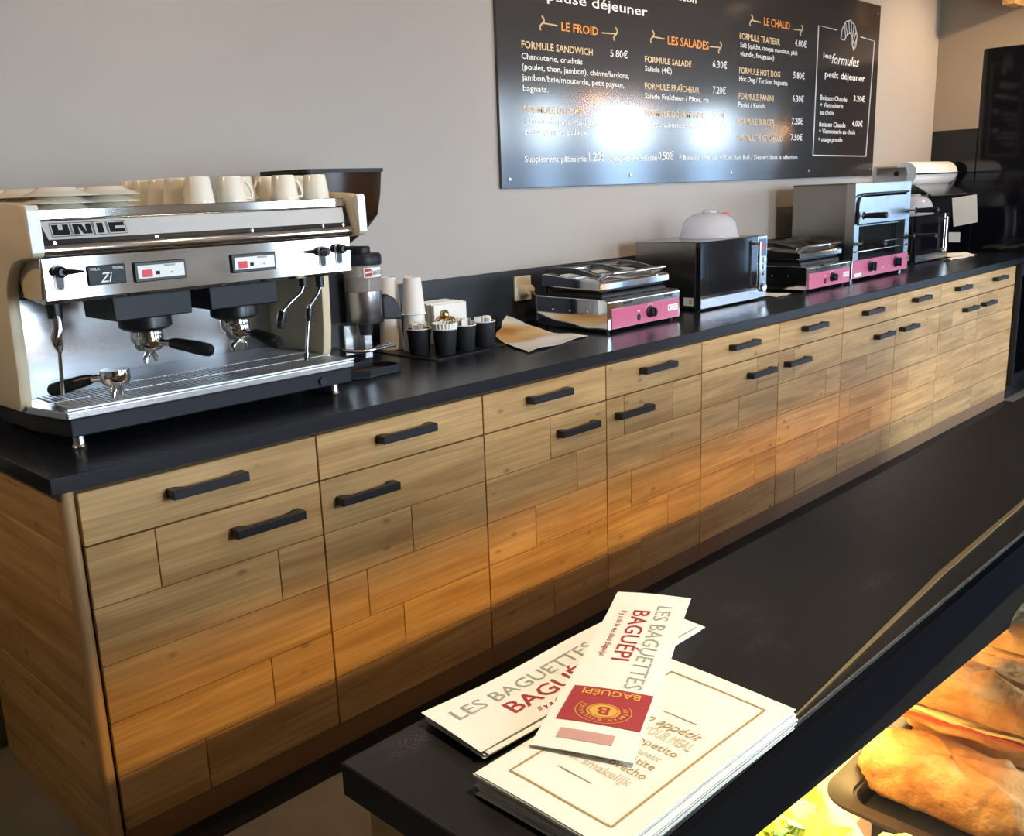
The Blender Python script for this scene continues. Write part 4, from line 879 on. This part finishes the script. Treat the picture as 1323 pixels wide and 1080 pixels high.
# stack of printed papers: text runs along -y, top towards +x
NX0, NX1, NY0, NY1 = -.200, .098, -1.612, -1.446
NS = 15
for i in range(NS):
    last = i == NS - 1; dx, dy = (0, 0) if last else (rd.uniform(-.005, .004), rd.uniform(-.003, .003)); z0 = T + .0012 + i * .0014
    wob = lambda z0, k: lambda u, v: z0 + .0009 * math.sin(u * 8 + k) * v + (.0025 * u ** 5 if k == NS - 1 else 0)
    r, f, L_, W__ = sheet('printed_paper', (NX0 + dx, NY1 + dy), (NX0 + dx, NY0 + dy), (NX1 + dx, NY0 + dy - .003), (NX1 + .006 + dx, NY1 + dy - .006), (lambda z0: lambda u, v: z0 + .0006 * math.sin(u * 5 + v * 6) + (.002 * (1 - v) * u if i == 0 else 0))(z0),
        'top sheet of the white paper stack, printed with a brown frame and greetings' if last else 'white paper sheet in the stack beneath the framed print', 'paper', None if last else 'white papers in the stack on the front counter', nu=8, nv=12, thick=.0009)
    if last:
        fr_ = MB()
        def strip(s0, t0, s1, t1, w=.0011):
            n = 12; d = Vector((s1 - s0, t1 - t0)).normalized(); p = Vector((-d.y, d.x)) * w; vs = []
            for k in range(n + 1):
                q = Vector((s0, t0)) + (Vector((s1, t1)) - Vector((s0, t0))) * k / n; vs += [f(q.x + p.x, q.y + p.y), f(q.x - p.x, q.y - p.y)]
            fr_.quads(vs, [(2 * k, 2 * k + 1, 2 * k + 3, 2 * k + 2) for k in range(n)])
        s0, s1, t0, t1 = .022, W__ * 0 + L_ - .022, .024, W__ - .024
        strip(s0, t0, s1, t0); strip(s1, t0, s1, t1); strip(s1, t1, s0, t1); strip(s0, t1, s0, t0); strip(.066, .205, .108, .205, .0006); strip(.050, .060, .090, .060, .0006)
        fr_.build('printed_frame', 't_brown', r)
        for tx, s_, t_, w_, h_, m_, sh in (('Bon appétit', .040, .180, .085, .014, 't_brown', .35), ('ENJOY YOUR MEAL', .036, .160, .092, .015, 't_pale', 0), ('Buon appetito', .034, .143, .090, .011, 't_brown', 0),
                                    ('Guten Appetit', .050, .127, .066, .010, 't_pale', .2), ('Bon Appétite', .036, .112, .084, .011, 't_brown', 0), ('Buen provecho', .034, .095, .088, .012, 't_brown', 0), ('eet smakelijk', .038, .078, .080, .012, 't_pale', 0)):
            lettering('lettering', tx, w_, h_, (lambda s_, t_: lambda s, q: f(s + s_, q + t_))(s_, t_), m_, r, .0, sh)
# upper bag lying across; its local u axis runs from the far end to the near end
zt_ = T + .0012 + NS * .0014 + .002
def zb(u, v):
    return zt_ + .0045 * math.exp(-((u - .0) / .10) ** 2) * (1 - v) + .0022 * math.sin(u * 7.5 + 1) * .5 + .0030 * math.sin(v * PI) * (.4 + .6 * (1 - u)) + (.004 * v ** 3 if u < .2 else .004 * v ** 3 * max(0, 1 - (u - .2) * 5))
# corners: far/left, near/left ... u: far -> near, v: left(upper image) edge -> right edge
r, f, L_, W__ = sheet('baguette_bag', (.197, -1.305), (-.136, -1.457), (-.095, -1.552), (.242, -1.390), zb, 'upper white baguette bag with a red and gold emblem, crossing the piles', 'paper bag', nu=30, nv=10)
g2 = f       # text: along +u, up = +v
lettering('lettering', 'LES BAGUETTES', .205, .020, lambda s, t_: g2(s + .034, t_ + .062), 't_grey', r)
lettering('lettering', 'BAGUÉPI', .128, .022, lambda s, t_: g2(s + .050, t_ + .034), 't_red', r, .008)
lettering('lettering', 'Il y a de la vie dans Baguépi', .120, .008, lambda s, t_: g2(s + .052, t_ + .018), 't_red', r, .0, .25)
sq0, sq1, sv0, sv1 = .245, .318, .010, .096
red = MB().grid(lambda u, v: g2(sq0 + u * (sq1 - sq0), sv0 + v * (sv1 - sv0), .0005), 6, 6).build('red_panel', 't_red', r)
MB().grid(lambda u, v: g2(.333 + u * .018, .020 + v * .055, .0004), 3, 4).build('faded_stamp', mat('faded_red_print', (0.55, 0.30, 0.26), .7), r)
# logo: up = +u (towards the near end), text runs along -v
def LG(s, t_, lift=.0010): return g2(sq0 + t_, sv1 - s, lift)
lettering('lettering', 'BAGUÉPI', .062, .0115, lambda s, t_: LG(s + .012, t_ + .005), 't_gold', red, .01)
def disc(r0, r1, m, nm, lift, n=40, a0=0, a1=360):
    vs = []
    for k in range(n + 1):
        a = R(a0 + (a1 - a0) * k / n)
        for rr in (r0, r1): vs.append(LG(.043 + rr * math.cos(a), .047 + rr * .82 * math.sin(a), lift))
    return MB().quads(vs, [(2 * k, 2 * k + 1, 2 * k + 3, 2 * k + 2) for k in range(n)]).build(nm, m, red)
disc(.0005, .0175, 't_gold', 'emblem', .0008); disc(.0145, .0155, 't_red', 'emblem_ring', .0011); disc(.0285, .0293, 't_gold', 'emblem_ring', .0010, 40, -35, 215)
lettering('emblem_letter', 'B', .0125, .0150, lambda s, t_: LG(s + .0368, t_ + .0400, .0012), 't_red', red, .02)
ring = 'ARTISAN BOULANGER'
for k, ch in enumerate(ring):
    if ch == ' ': continue
    a = R(205 - 230 * k / (len(ring) - 1)); ca, sa = math.cos(a), math.sin(a)
    lettering('ring_letter', ch, .0036, .0048, (lambda ca, sa: lambda s, t_: LG(.043 + (.0205 + t_) * ca + (s - .0018) * sa, .047 + ((.0205 + t_) * sa - (s - .0018) * ca) * .82, .0012))(ca, sa), 't_gold', red, .01)

# ================================================================== food in the display case
def loaf_bm(cx, cy, z0, lx, ly, h, seed, e=.45, nz=26, nw=72, amp=.05, flat=.25, cut=None):
    """crusty loaf: super-ellipse plan, domed top; cut='top'/'bottom' keeps one half"""
    rn = random.Random(seed); ph = [rn.uniform(0, 6.28) for _ in range(8)]
    def sg(v, p): return math.copysign(abs(v) ** p, v)
    t = bmesh.new(); rings = []
    lo, hi = (-90, 90) if cut is None else ((-12, 90) if cut == 'top' else (-90, 12))
    for i in range(nz + 1):
        th = R(lo + (hi - lo) * i / nz); ring = []
        for k in range(nw):
            ps = 2 * PI * k / nw
            nzv = 1 + amp * (math.sin(3 * ps + ph[0]) * .5 + math.sin(5 * ps + 3 * th + ph[1]) * .35 + math.sin(9 * ps - 5 * th + ph[2]) * .22 + math.sin(14 * ps + 7 * th + ph[3]) * .14)
            x = cx + lx * sg(math.cos(th), .55) * sg(math.cos(ps), e) * nzv; y = cy + ly * sg(math.cos(th), .55) * sg(math.sin(ps), e) * nzv
            zz = math.sin(th); z = z0 + h * (.42 + (.58 * sg(zz, .75) if zz > 0 else .42 * sg(zz, .5))) * (1 + amp * .6 * math.sin(7 * ps + ph[4] + 2 * th))
            q = Vector((x + seed, y, z)); k_ = .0045 * noise.noise(q * 38) + .0022 * noise.noise(q * 95); w_ = Vector((x - cx, y - cy, z - z0 - h * .4)).normalized()
            ring.append(t.verts.new(Vector((x, y, z)) + w_ * k_ * 1.6))
        rings.append(ring)
    for a, b in zip(rings, rings[1:]):
        for k in range(nw): t.faces.new((a[k], a[(k + 1) % nw], b[(k + 1) % nw], b[k]))
    t.faces.new(rings[0][::-1]); t.faces.new(rings[-1])
    return t
def sandwich(cx, cy, z0, lx, ly, h, seed, lab, rot=0.0, tilt=0.0, m='bread', yaw=0.0):
    sw = thing('sandwich', lab, 'sandwich', (cx, cy, z0), 'sandwiches in the display case')
    X = Matrix.Translation((cx, cy, z0)) @ Matrix.Rotation(yaw, 4, 'Z') @ Matrix.Rotation(tilt, 4, 'Y')
    def put(t, nm, mm):
        mb = MB(); mb.add(t); mb.xform(X); return mb.build(nm, mm, sw, True)
    put(loaf_bm(0, 0, 0, lx, ly, h * .62, seed, cut='bottom'), 'bread_base', m)
    g = MB().grid(lambda u, v: ((u - .5) * 2.06 * lx, (v - .5) * 2.02 * ly, h * .33 + .0016 * math.sin(u * 7 + seed) + .0016 * math.sin(v * 9 + seed) + .0012 * math.sin(v * 23 + 2 * seed)), 18, 30, .004); g.xform(X); g.build('ham_slice', 'ham', sw, True)
    g = MB().grid(lambda u, v: ((u - .5) * 2.0 * lx, (v - .5) * 1.98 * ly, h * .39 + .003 * math.sin(u * 23 + v * 9)), 18, 24, .004); g.xform(X); g.build('cheese_slice', 'cheese', sw, True)
    put(loaf_bm(0, 0, h * .28, lx * 1.02, ly * 1.01, h * .86, seed + 5, cut='top'), 'bread_top', m)
    return sw
def blob(name, cx, cy, z0, lx, ly, h, seed, m, lab, cat, e=.7, amp=.08):
    t = loaf_bm(cx, cy, z0, lx, ly, h, seed, e=e, amp=amp); mb = MB(); mb.add(t); return tag(mb.build(name, m, None, True), lab, cat)
# black tray with a wide rim
fy0, fy1, fx0, fx1 = -1.86, -1.495, .40, 1.12
def rr(x0, x1, y0, y1, r, n=6):
    pts = []
    for cx_, cy_, a0 in ((x1 - r, y1 - r, 0), (x0 + r, y1 - r, 90), (x0 + r, y0 + r, 180), (x1 - r, y0 + r, 270)):
        pts += [(cx_ + r * math.cos(R(a0 + 90 * i / n)), cy_ + r * math.sin(R(a0 + 90 * i / n))) for i in range(n + 1)]
    return pts
fy0 = -1.80
tr = thing('food_tray', 'black rimmed tray carrying the crusty sandwiches inside the display case', 'tray', ((fx0 + fx1) / 2, (fy0 + fy1) / 2, -0.2850))
t = bmesh.new(); rg = []
for off_, z_, r0 in [(.040, -0.2860, .03), (.030, -0.2560, .035), (.0, -0.2500, .05), (.0, -0.2550, .05), (.034, -0.2610, .035), (.044, -0.2910, .03)]:
    rg.append([t.verts.new((p[0], p[1], z_)) for p in rr(fx0 + off_, fx1 - off_, fy0 + off_, fy1 - off_, r0)])
for a, b in zip(rg, rg[1:]):
    for k in range(len(a)): t.faces.new((a[k], a[(k + 1) % len(a)], b[(k + 1) % len(a)], b[k]))
t.faces.new(rg[0]); t.faces.new(rg[-1][::-1]); bmesh.ops.recalc_face_normals(t, faces=t.faces)
mb = MB(); mb.add(t); mb.build('tray_shell', 'black', tr, True)
st_ = MB()
for x in (fx0 + .1, fx1 - .1):
    for y in (fy0 + .06, fy1 - .06): st_.box(x - .012, x + .012, y - .012, y + .012, -.38, -0.2912)
st_.build('tray_stand', 'black', tr)
blob('bread_loaf', .545, -1.628, -.286, .058, .120, .086, 1, 'bread', 'brown floury loaf lying lowest at the left of the black tray', 'bread', .5, .05)
sandwich(.632, -1.640, -.193, .074, .116, .080, 4, 'crusty sandwich resting on top of the lowest one, ham showing in its slit', tilt=.08, yaw=.06, m='bread')
sandwich(.710, -1.628, -.286, .058, .110, .078, 9, 'crusty sandwich under the upper one in the black tray', m='bread')
sandwich(.865, -1.620, -.286, .080, .114, .100, 13, 'brightly lit pale sandwich at the right of the black tray', m='bread_pale')
sandwich(.845, -1.615, -.168, .078, .105, .085, 17, 'pale sandwich on top at the right of the black tray under the lamp', m='bread_pale')
# paler food on the case floor, left of the tray
SBX, SBY, SBZ = .235, -1.515, -.2698
bp_ = thing('salad_bowl', 'shallow white bowl of pale green salad left of the black tray', 'bowl', (SBX, SBY, SBZ))
MB().lathe([(.05, 0), (.06, .002), (.115, .055), (.118, .058), (.112, .057), (.06, .010), (0, .010)], (SBX, SBY, SBZ), n=36).build('bowl', 'white', bp_, True)
rn = random.Random(21)
for i in range(26):
    a = rn.uniform(0, 6.28); r0 = rn.uniform(0, .085); px, py, pz = SBX + r0 * math.cos(a), SBY + r0 * math.sin(a), SBZ + .035 + .035 * (1 - (r0 / .1) ** 2) + rn.uniform(0, .01)
    q = Matrix.Translation((px, py, pz)) @ Matrix.Rotation(rn.uniform(0, 6.28), 4, 'Z') @ Matrix.Rotation(rn.uniform(-.6, .6), 4, 'X')
    w = rn.uniform(.018, .03)
    MB().grid(lambda u, v: ((u - .5) * 2 * w * math.sin(PI * min(.96, max(.12, v))), (v - .5) * 2.6 * w, .007 * math.sin(u * 9) * v + .010 * v * v), 7, 7, .0008).xform(q).build('lettuce_leaf', 'lettuce' if i % 3 else 'cheese', bp_, True)
blob('bread_roll', .315, -1.655, -.2698, .055, .042, .060, 33, 'cheese', 'pale cheese-topped roll in front of the salad bowl', 'bread')

# ================================================================== menu board
BX0, BX1, BZ0, BZ1, BY = 2.082, 5.512, .600, 1.632, .755
bo = thing('menu_board', 'large glossy dark menu board with prices on the wall', 'menu board', ((BX0 + BX1) / 2, WY, BZ0))
MB().box(BX0, BX1, BY, WY - .0005, BZ0, BZ1, .0012, 1).build('panel', 'board', bo)
MENU = [
('pause déjeuner', 2.381, 3.064, 1.341, 0.045, 'w'),
('+ boisson', 3.133, 3.458, 1.437, 0.034, 'w'),
('LE FROID', 2.466, 2.707, 1.231, 0.037, 'o'),
('FORMULE SANDWICH', 2.221, 2.668, 1.146, 0.031, 'c'),
('5.80€', 2.79, 2.914, 1.151, 0.033, 'w'),
('Charcuterie, crudités', 2.219, 2.598, 1.105, 0.025, 'w'),
('(poulet, thon, jambon), chèvre/lardons,', 2.22, 2.923, 1.065, 0.026, 'w'),
('jambon/brie/moutarde, petit paysan,', 2.22, 2.887, 1.024, 0.026, 'w'),
('bagnats.', 2.222, 2.375, 0.982, 0.025, 'w'),
('FORMULE DU CHEF', 2.223, 2.611, 0.898, 0.03, 'c'),
('Jambon de pays, rustique,', 2.223, 2.693, 0.856, 0.026, 'w'),
('grand paysan, polaire', 2.222, 2.618, 0.815, 0.026, 'w'),
('Supplément pâtisserie', 2.22, 2.615, 0.703, 0.028, 'w'),
('1.20€', 2.631, 2.747, 0.705, 0.04, 'w'),
('- Supplément boisson', 2.757, 3.141, 0.705, 0.029, 'w'),
('0.50€', 3.148, 3.274, 0.708, 0.042, 'w'),
('* Boisson chaude, soft et Red Bull / Dessert dans la sélection', 3.322, 4.507, 0.706, 0.028, 'w'),
('LES SALADES', 3.223, 3.571, 1.234, 0.042, 'o'),
('FORMULE SALADE', 3.043, 3.421, 1.144, 0.03, 'c'),
('6.30€', 3.609, 3.741, 1.155, 0.036, 'w'),
('Salade (4€)', 3.043, 3.256, 1.105, 0.027, 'w'),
('FORMULE FRAÎCHEUR', 3.042, 3.492, 1.026, 0.031, 'c'),
('7.20€', 3.612, 3.734, 1.032, 0.036, 'w'),
('Salade Fraîcheur / Pâtes, riz', 3.042, 3.577, 0.985, 0.026, 'w'),
('FORMULE GOURMANDE', 3.042, 3.539, 0.906, 0.031, 'c'),
('8.20€', 3.616, 3.738, 0.91, 0.037, 'w'),
('Salade Gourmande / Box du jour', 3.042, 3.74, 0.86, 0.027, 'w'),
('LE CHAUD', 4.095, 4.373, 1.395, 0.043, 'o'),
('FORMULE TRAITEUR', 3.858, 4.27, 1.307, 0.035, 'c'),
('4.80€', 4.433, 4.566, 1.316, 0.038, 'w'),
('Salé (quiche, croque monsieur, pâté', 3.863, 4.466, 1.269, 0.027, 'w'),
('viande, fougasse)', 3.864, 4.211, 1.227, 0.027, 'w'),
('FORMULE HOT DOG', 3.859, 4.281, 1.141, 0.034, 'c'),
('5.80€', 4.429, 4.558, 1.146, 0.038, 'w'),
('Hot Dog / Tartines baguette', 3.861, 4.366, 1.103, 0.027, 'w'),
('FORMULE PANINI', 3.859, 4.218, 1.013, 0.035, 'c'),
('6.30€', 4.429, 4.557, 1.021, 0.039, 'w'),
('Panini / Kebab', 3.857, 4.125, 0.974, 0.027, 'w'),
('FORMULE BURGER', 3.855, 4.235, 0.887, 0.035, 'c'),
('7.20€', 4.425, 4.556, 0.899, 0.039, 'w'),
('FORMULE PLAT CHAUD', 3.855, 4.33, 0.804, 0.034, 'c'),
('7.50€', 4.423, 4.556, 0.811, 0.037, 'w'),
('les', 4.774, 4.877, 1.277, 0.033, 'w'),
('formules', 4.88, 5.239, 1.253, 0.061, 'w'),
('petit déjeuner', 4.802, 5.334, 1.172, 0.041, 'w'),
('Boisson Chaude', 4.757, 5.101, 1.043, 0.031, 'w'),
('3.20€', 5.189, 5.344, 1.051, 0.038, 'w'),
('+ Viennoiserie', 4.759, 5.053, 1.004, 0.029, 'w'),
('au choix', 4.758, 4.939, 0.962, 0.028, 'w'),
('Boisson Chaude', 4.757, 5.096, 0.893, 0.031, 'w'),
('4.00€', 5.186, 5.331, 0.902, 0.039, 'w'),
('+ Viennoiserie au choix', 4.756, 5.235, 0.855, 0.029, 'w'),
('+ orange pressée', 4.749, 5.061, 0.808, 0.029, 'w'),
]
TM = {'w': 't_white', 'c': 't_cream', 'o': 't_orange'}
TN = {'w': 'menu_line', 'c': 'menu_item', 'o': 'menu_heading'}
for tx, x0, x1, z, h, c in MENU:
    lettering('price' if tx[0].isdigit() else TN[c], tx, x1 - x0, h * .92, (lambda x0, z: lambda s, t_: (x0 + s, BY - .0007, z + t_))(x0, z), TM[c], bo, .012 if c != 'w' else .010, .25 if tx == 'formules' else 0)
def bar(pts, r0, m, nm='rule'):
    return MB().tube([(x, BY - .0006, z) for x, z in pts], r0, 5).build(nm, m, bo)
for pts in ([(4.921, 1.441), (4.700, 1.446), (4.690, .728)], [(4.690, .728), (5.400, .722), (5.441, 1.418), (5.245, 1.428)]): bar(pts, .0035, 't_white', 'frame_line')
def squig(x, z, sgn):
    bar([(x + sgn * .004, z), (x + sgn * .094, z - .003)], .0030, 't_cream')
    bar([(x + .013 * math.sin(a * .9), z + .026 - a * .0085) for a in [k * .45 for k in range(15)]], .0040, 't_cream', 'scroll')
for x, z, sg_ in ((2.345, 1.250, 1), (2.826, 1.247, -1), (3.100, 1.258, 1), (3.672, 1.252, -1), (3.965, 1.408, 1), (4.502, 1.403, -1)): squig(x, z, sg_)
# drawn croissant
cr = [(4.985, 1.395), (4.995, 1.450), (5.04, 1.498), (5.10, 1.510), (5.16, 1.485), (5.195, 1.43), (5.185, 1.37), (5.155, 1.345), (5.135, 1.375), (5.128, 1.42), (5.10, 1.440), (5.06, 1.425), (5.03, 1.392), (4.985, 1.395)]
bar(cr, .0032, 't_white', 'croissant_outline')
for a, b in (((5.02, 1.48), (5.045, 1.41)), ((5.035, 1.49), (5.065, 1.425)), ((5.075, 1.507), (5.092, 1.438)), ((5.11, 1.508), (5.12, 1.425)), ((5.15, 1.49), (5.13, 1.40)), ((5.18, 1.455), (5.138, 1.375)), ((5.19, 1.41), (5.15, 1.355))): bar([a, b], .0026, 't_white', 'croissant_line')
for x, z in ((2.125, .635), (2.93, .640), (3.80, .640), (4.65, .640), (5.47, .64), (5.47, 1.58), (2.125, 1.58), (4.5, 1.60)):
    MB().lathe([(.009, 0), (.008, -.003), (0, -.004)], (x, BY, z), 'y', 14).build('screw', 'steel', bo, True)

# ================================================================== ceiling lamps
def spot(x, y, aim, w, lab, size=75, col=None):
    t = thing('ceiling_spot', lab, 'lamp', (x, y, CE - .12), 'ceiling spotlights')
    d = (Vector(aim) - Vector((x, y, CE - .06))).normalized(); u = d.orthogonal().normalized(); v = d.cross(u); c = Vector((x, y, CE - .06))
    MB().lathe([(.012, 0), (.012, .03), (.035, .03), (.035, .04)], (x, y, CE - .0402), n=20).build('mount', 'black', t, True)
    MB().lathe([(.030, -.04), (.040, -.03), (.042, .06), (.038, .06), (.036, .02), (0, .02)], c, (u, v, d), 24).build('lamp_head', 'black', t, True)
    MB().lathe([(.030, .025), (0, .025)], c, (u, v, d), 24, cap=False).build('lens', mat('lamp_glow', (1, .8, .5), .5, emit=((1, .75, .45), 25)), t)
    L = bpy.data.lights.new('spot_light', 'SPOT'); L.energy = w; L.color = col or SPOT_COL; L.spot_size = R(size); L.spot_blend = .9; L.shadow_soft_size = .03
    o = bpy.data.objects.new('spot_light', L); COL.objects.link(o); p = c + d * .07; o.location = (p.x, p.y, p.z + Z0); o.rotation_euler = d.to_track_quat('-Z', 'Y').to_euler()
spot(.35, -1.95, (-.02, -1.5, T), SPOT_W * .58, 'black ceiling spotlight above the paper bags on the front counter', 42, (1.0, .84, .60))
spot(-1.7, .25, (.0, .42, .45), SPOT_W * .26, 'black ceiling spotlight left of the espresso machine', 50)
spot(6.05, -.65, (5.95, WY, .95), SPOT_W * .60, 'black ceiling spotlight lighting the wall right of the menu board', 85)
spot(1.3, -1.3, (1.5, WY, 1.25), SPOT_W * .28, 'added black ceiling spotlight washing the wall above the coffee grinder with fill light', 120)  # unseen lamp, added as wide warm fill for the left of the wall
spot(3.2, -1.1, (3.4, WY, 1.0), SPOT_W * .35, 'added black ceiling spotlight for warm fill, aimed at the middle of the menu board', 95)  # unseen lamp, added to warm and brighten the wall around the board
# pendant lamps over the customer side
def pendant(x, y, z, lab):
    t = thing('pendant_lamp', lab, 'lamp', (x, y, z - .12), 'pendant lamps over the customer side')
    MB().rod((x, y, z + .16), (x, y, CE), .004).build('cord', 'black', t)
    MB().lathe([(.03, .16), (.05, .15), (.11, .06), (.15, -.04), (.147, -.04), (.105, .055), (.045, .14)], (x, y, z), n=28, cap=False).build('lamp_shade', 't_orange', t, True)
    MB().lathe([(0, -.06), (.045, -.04), (.06, 0), (.045, .04), (0, .06)], (x, y, z), n=20).build('bulb', mat('bulb_glow', (1, .6, .25), .5, emit=((1, .5, .16), 200)), t, True)
pendant(6.55, -2.4, 1.40, 'orange pendant lamp reflected left in the menu board')
pendant(7.9, -3.0, 1.42, 'orange pendant lamp reflected in the middle of the menu board')
pendant(10.1, -2.4, 1.20, 'orange pendant lamp reflected right in the menu board')
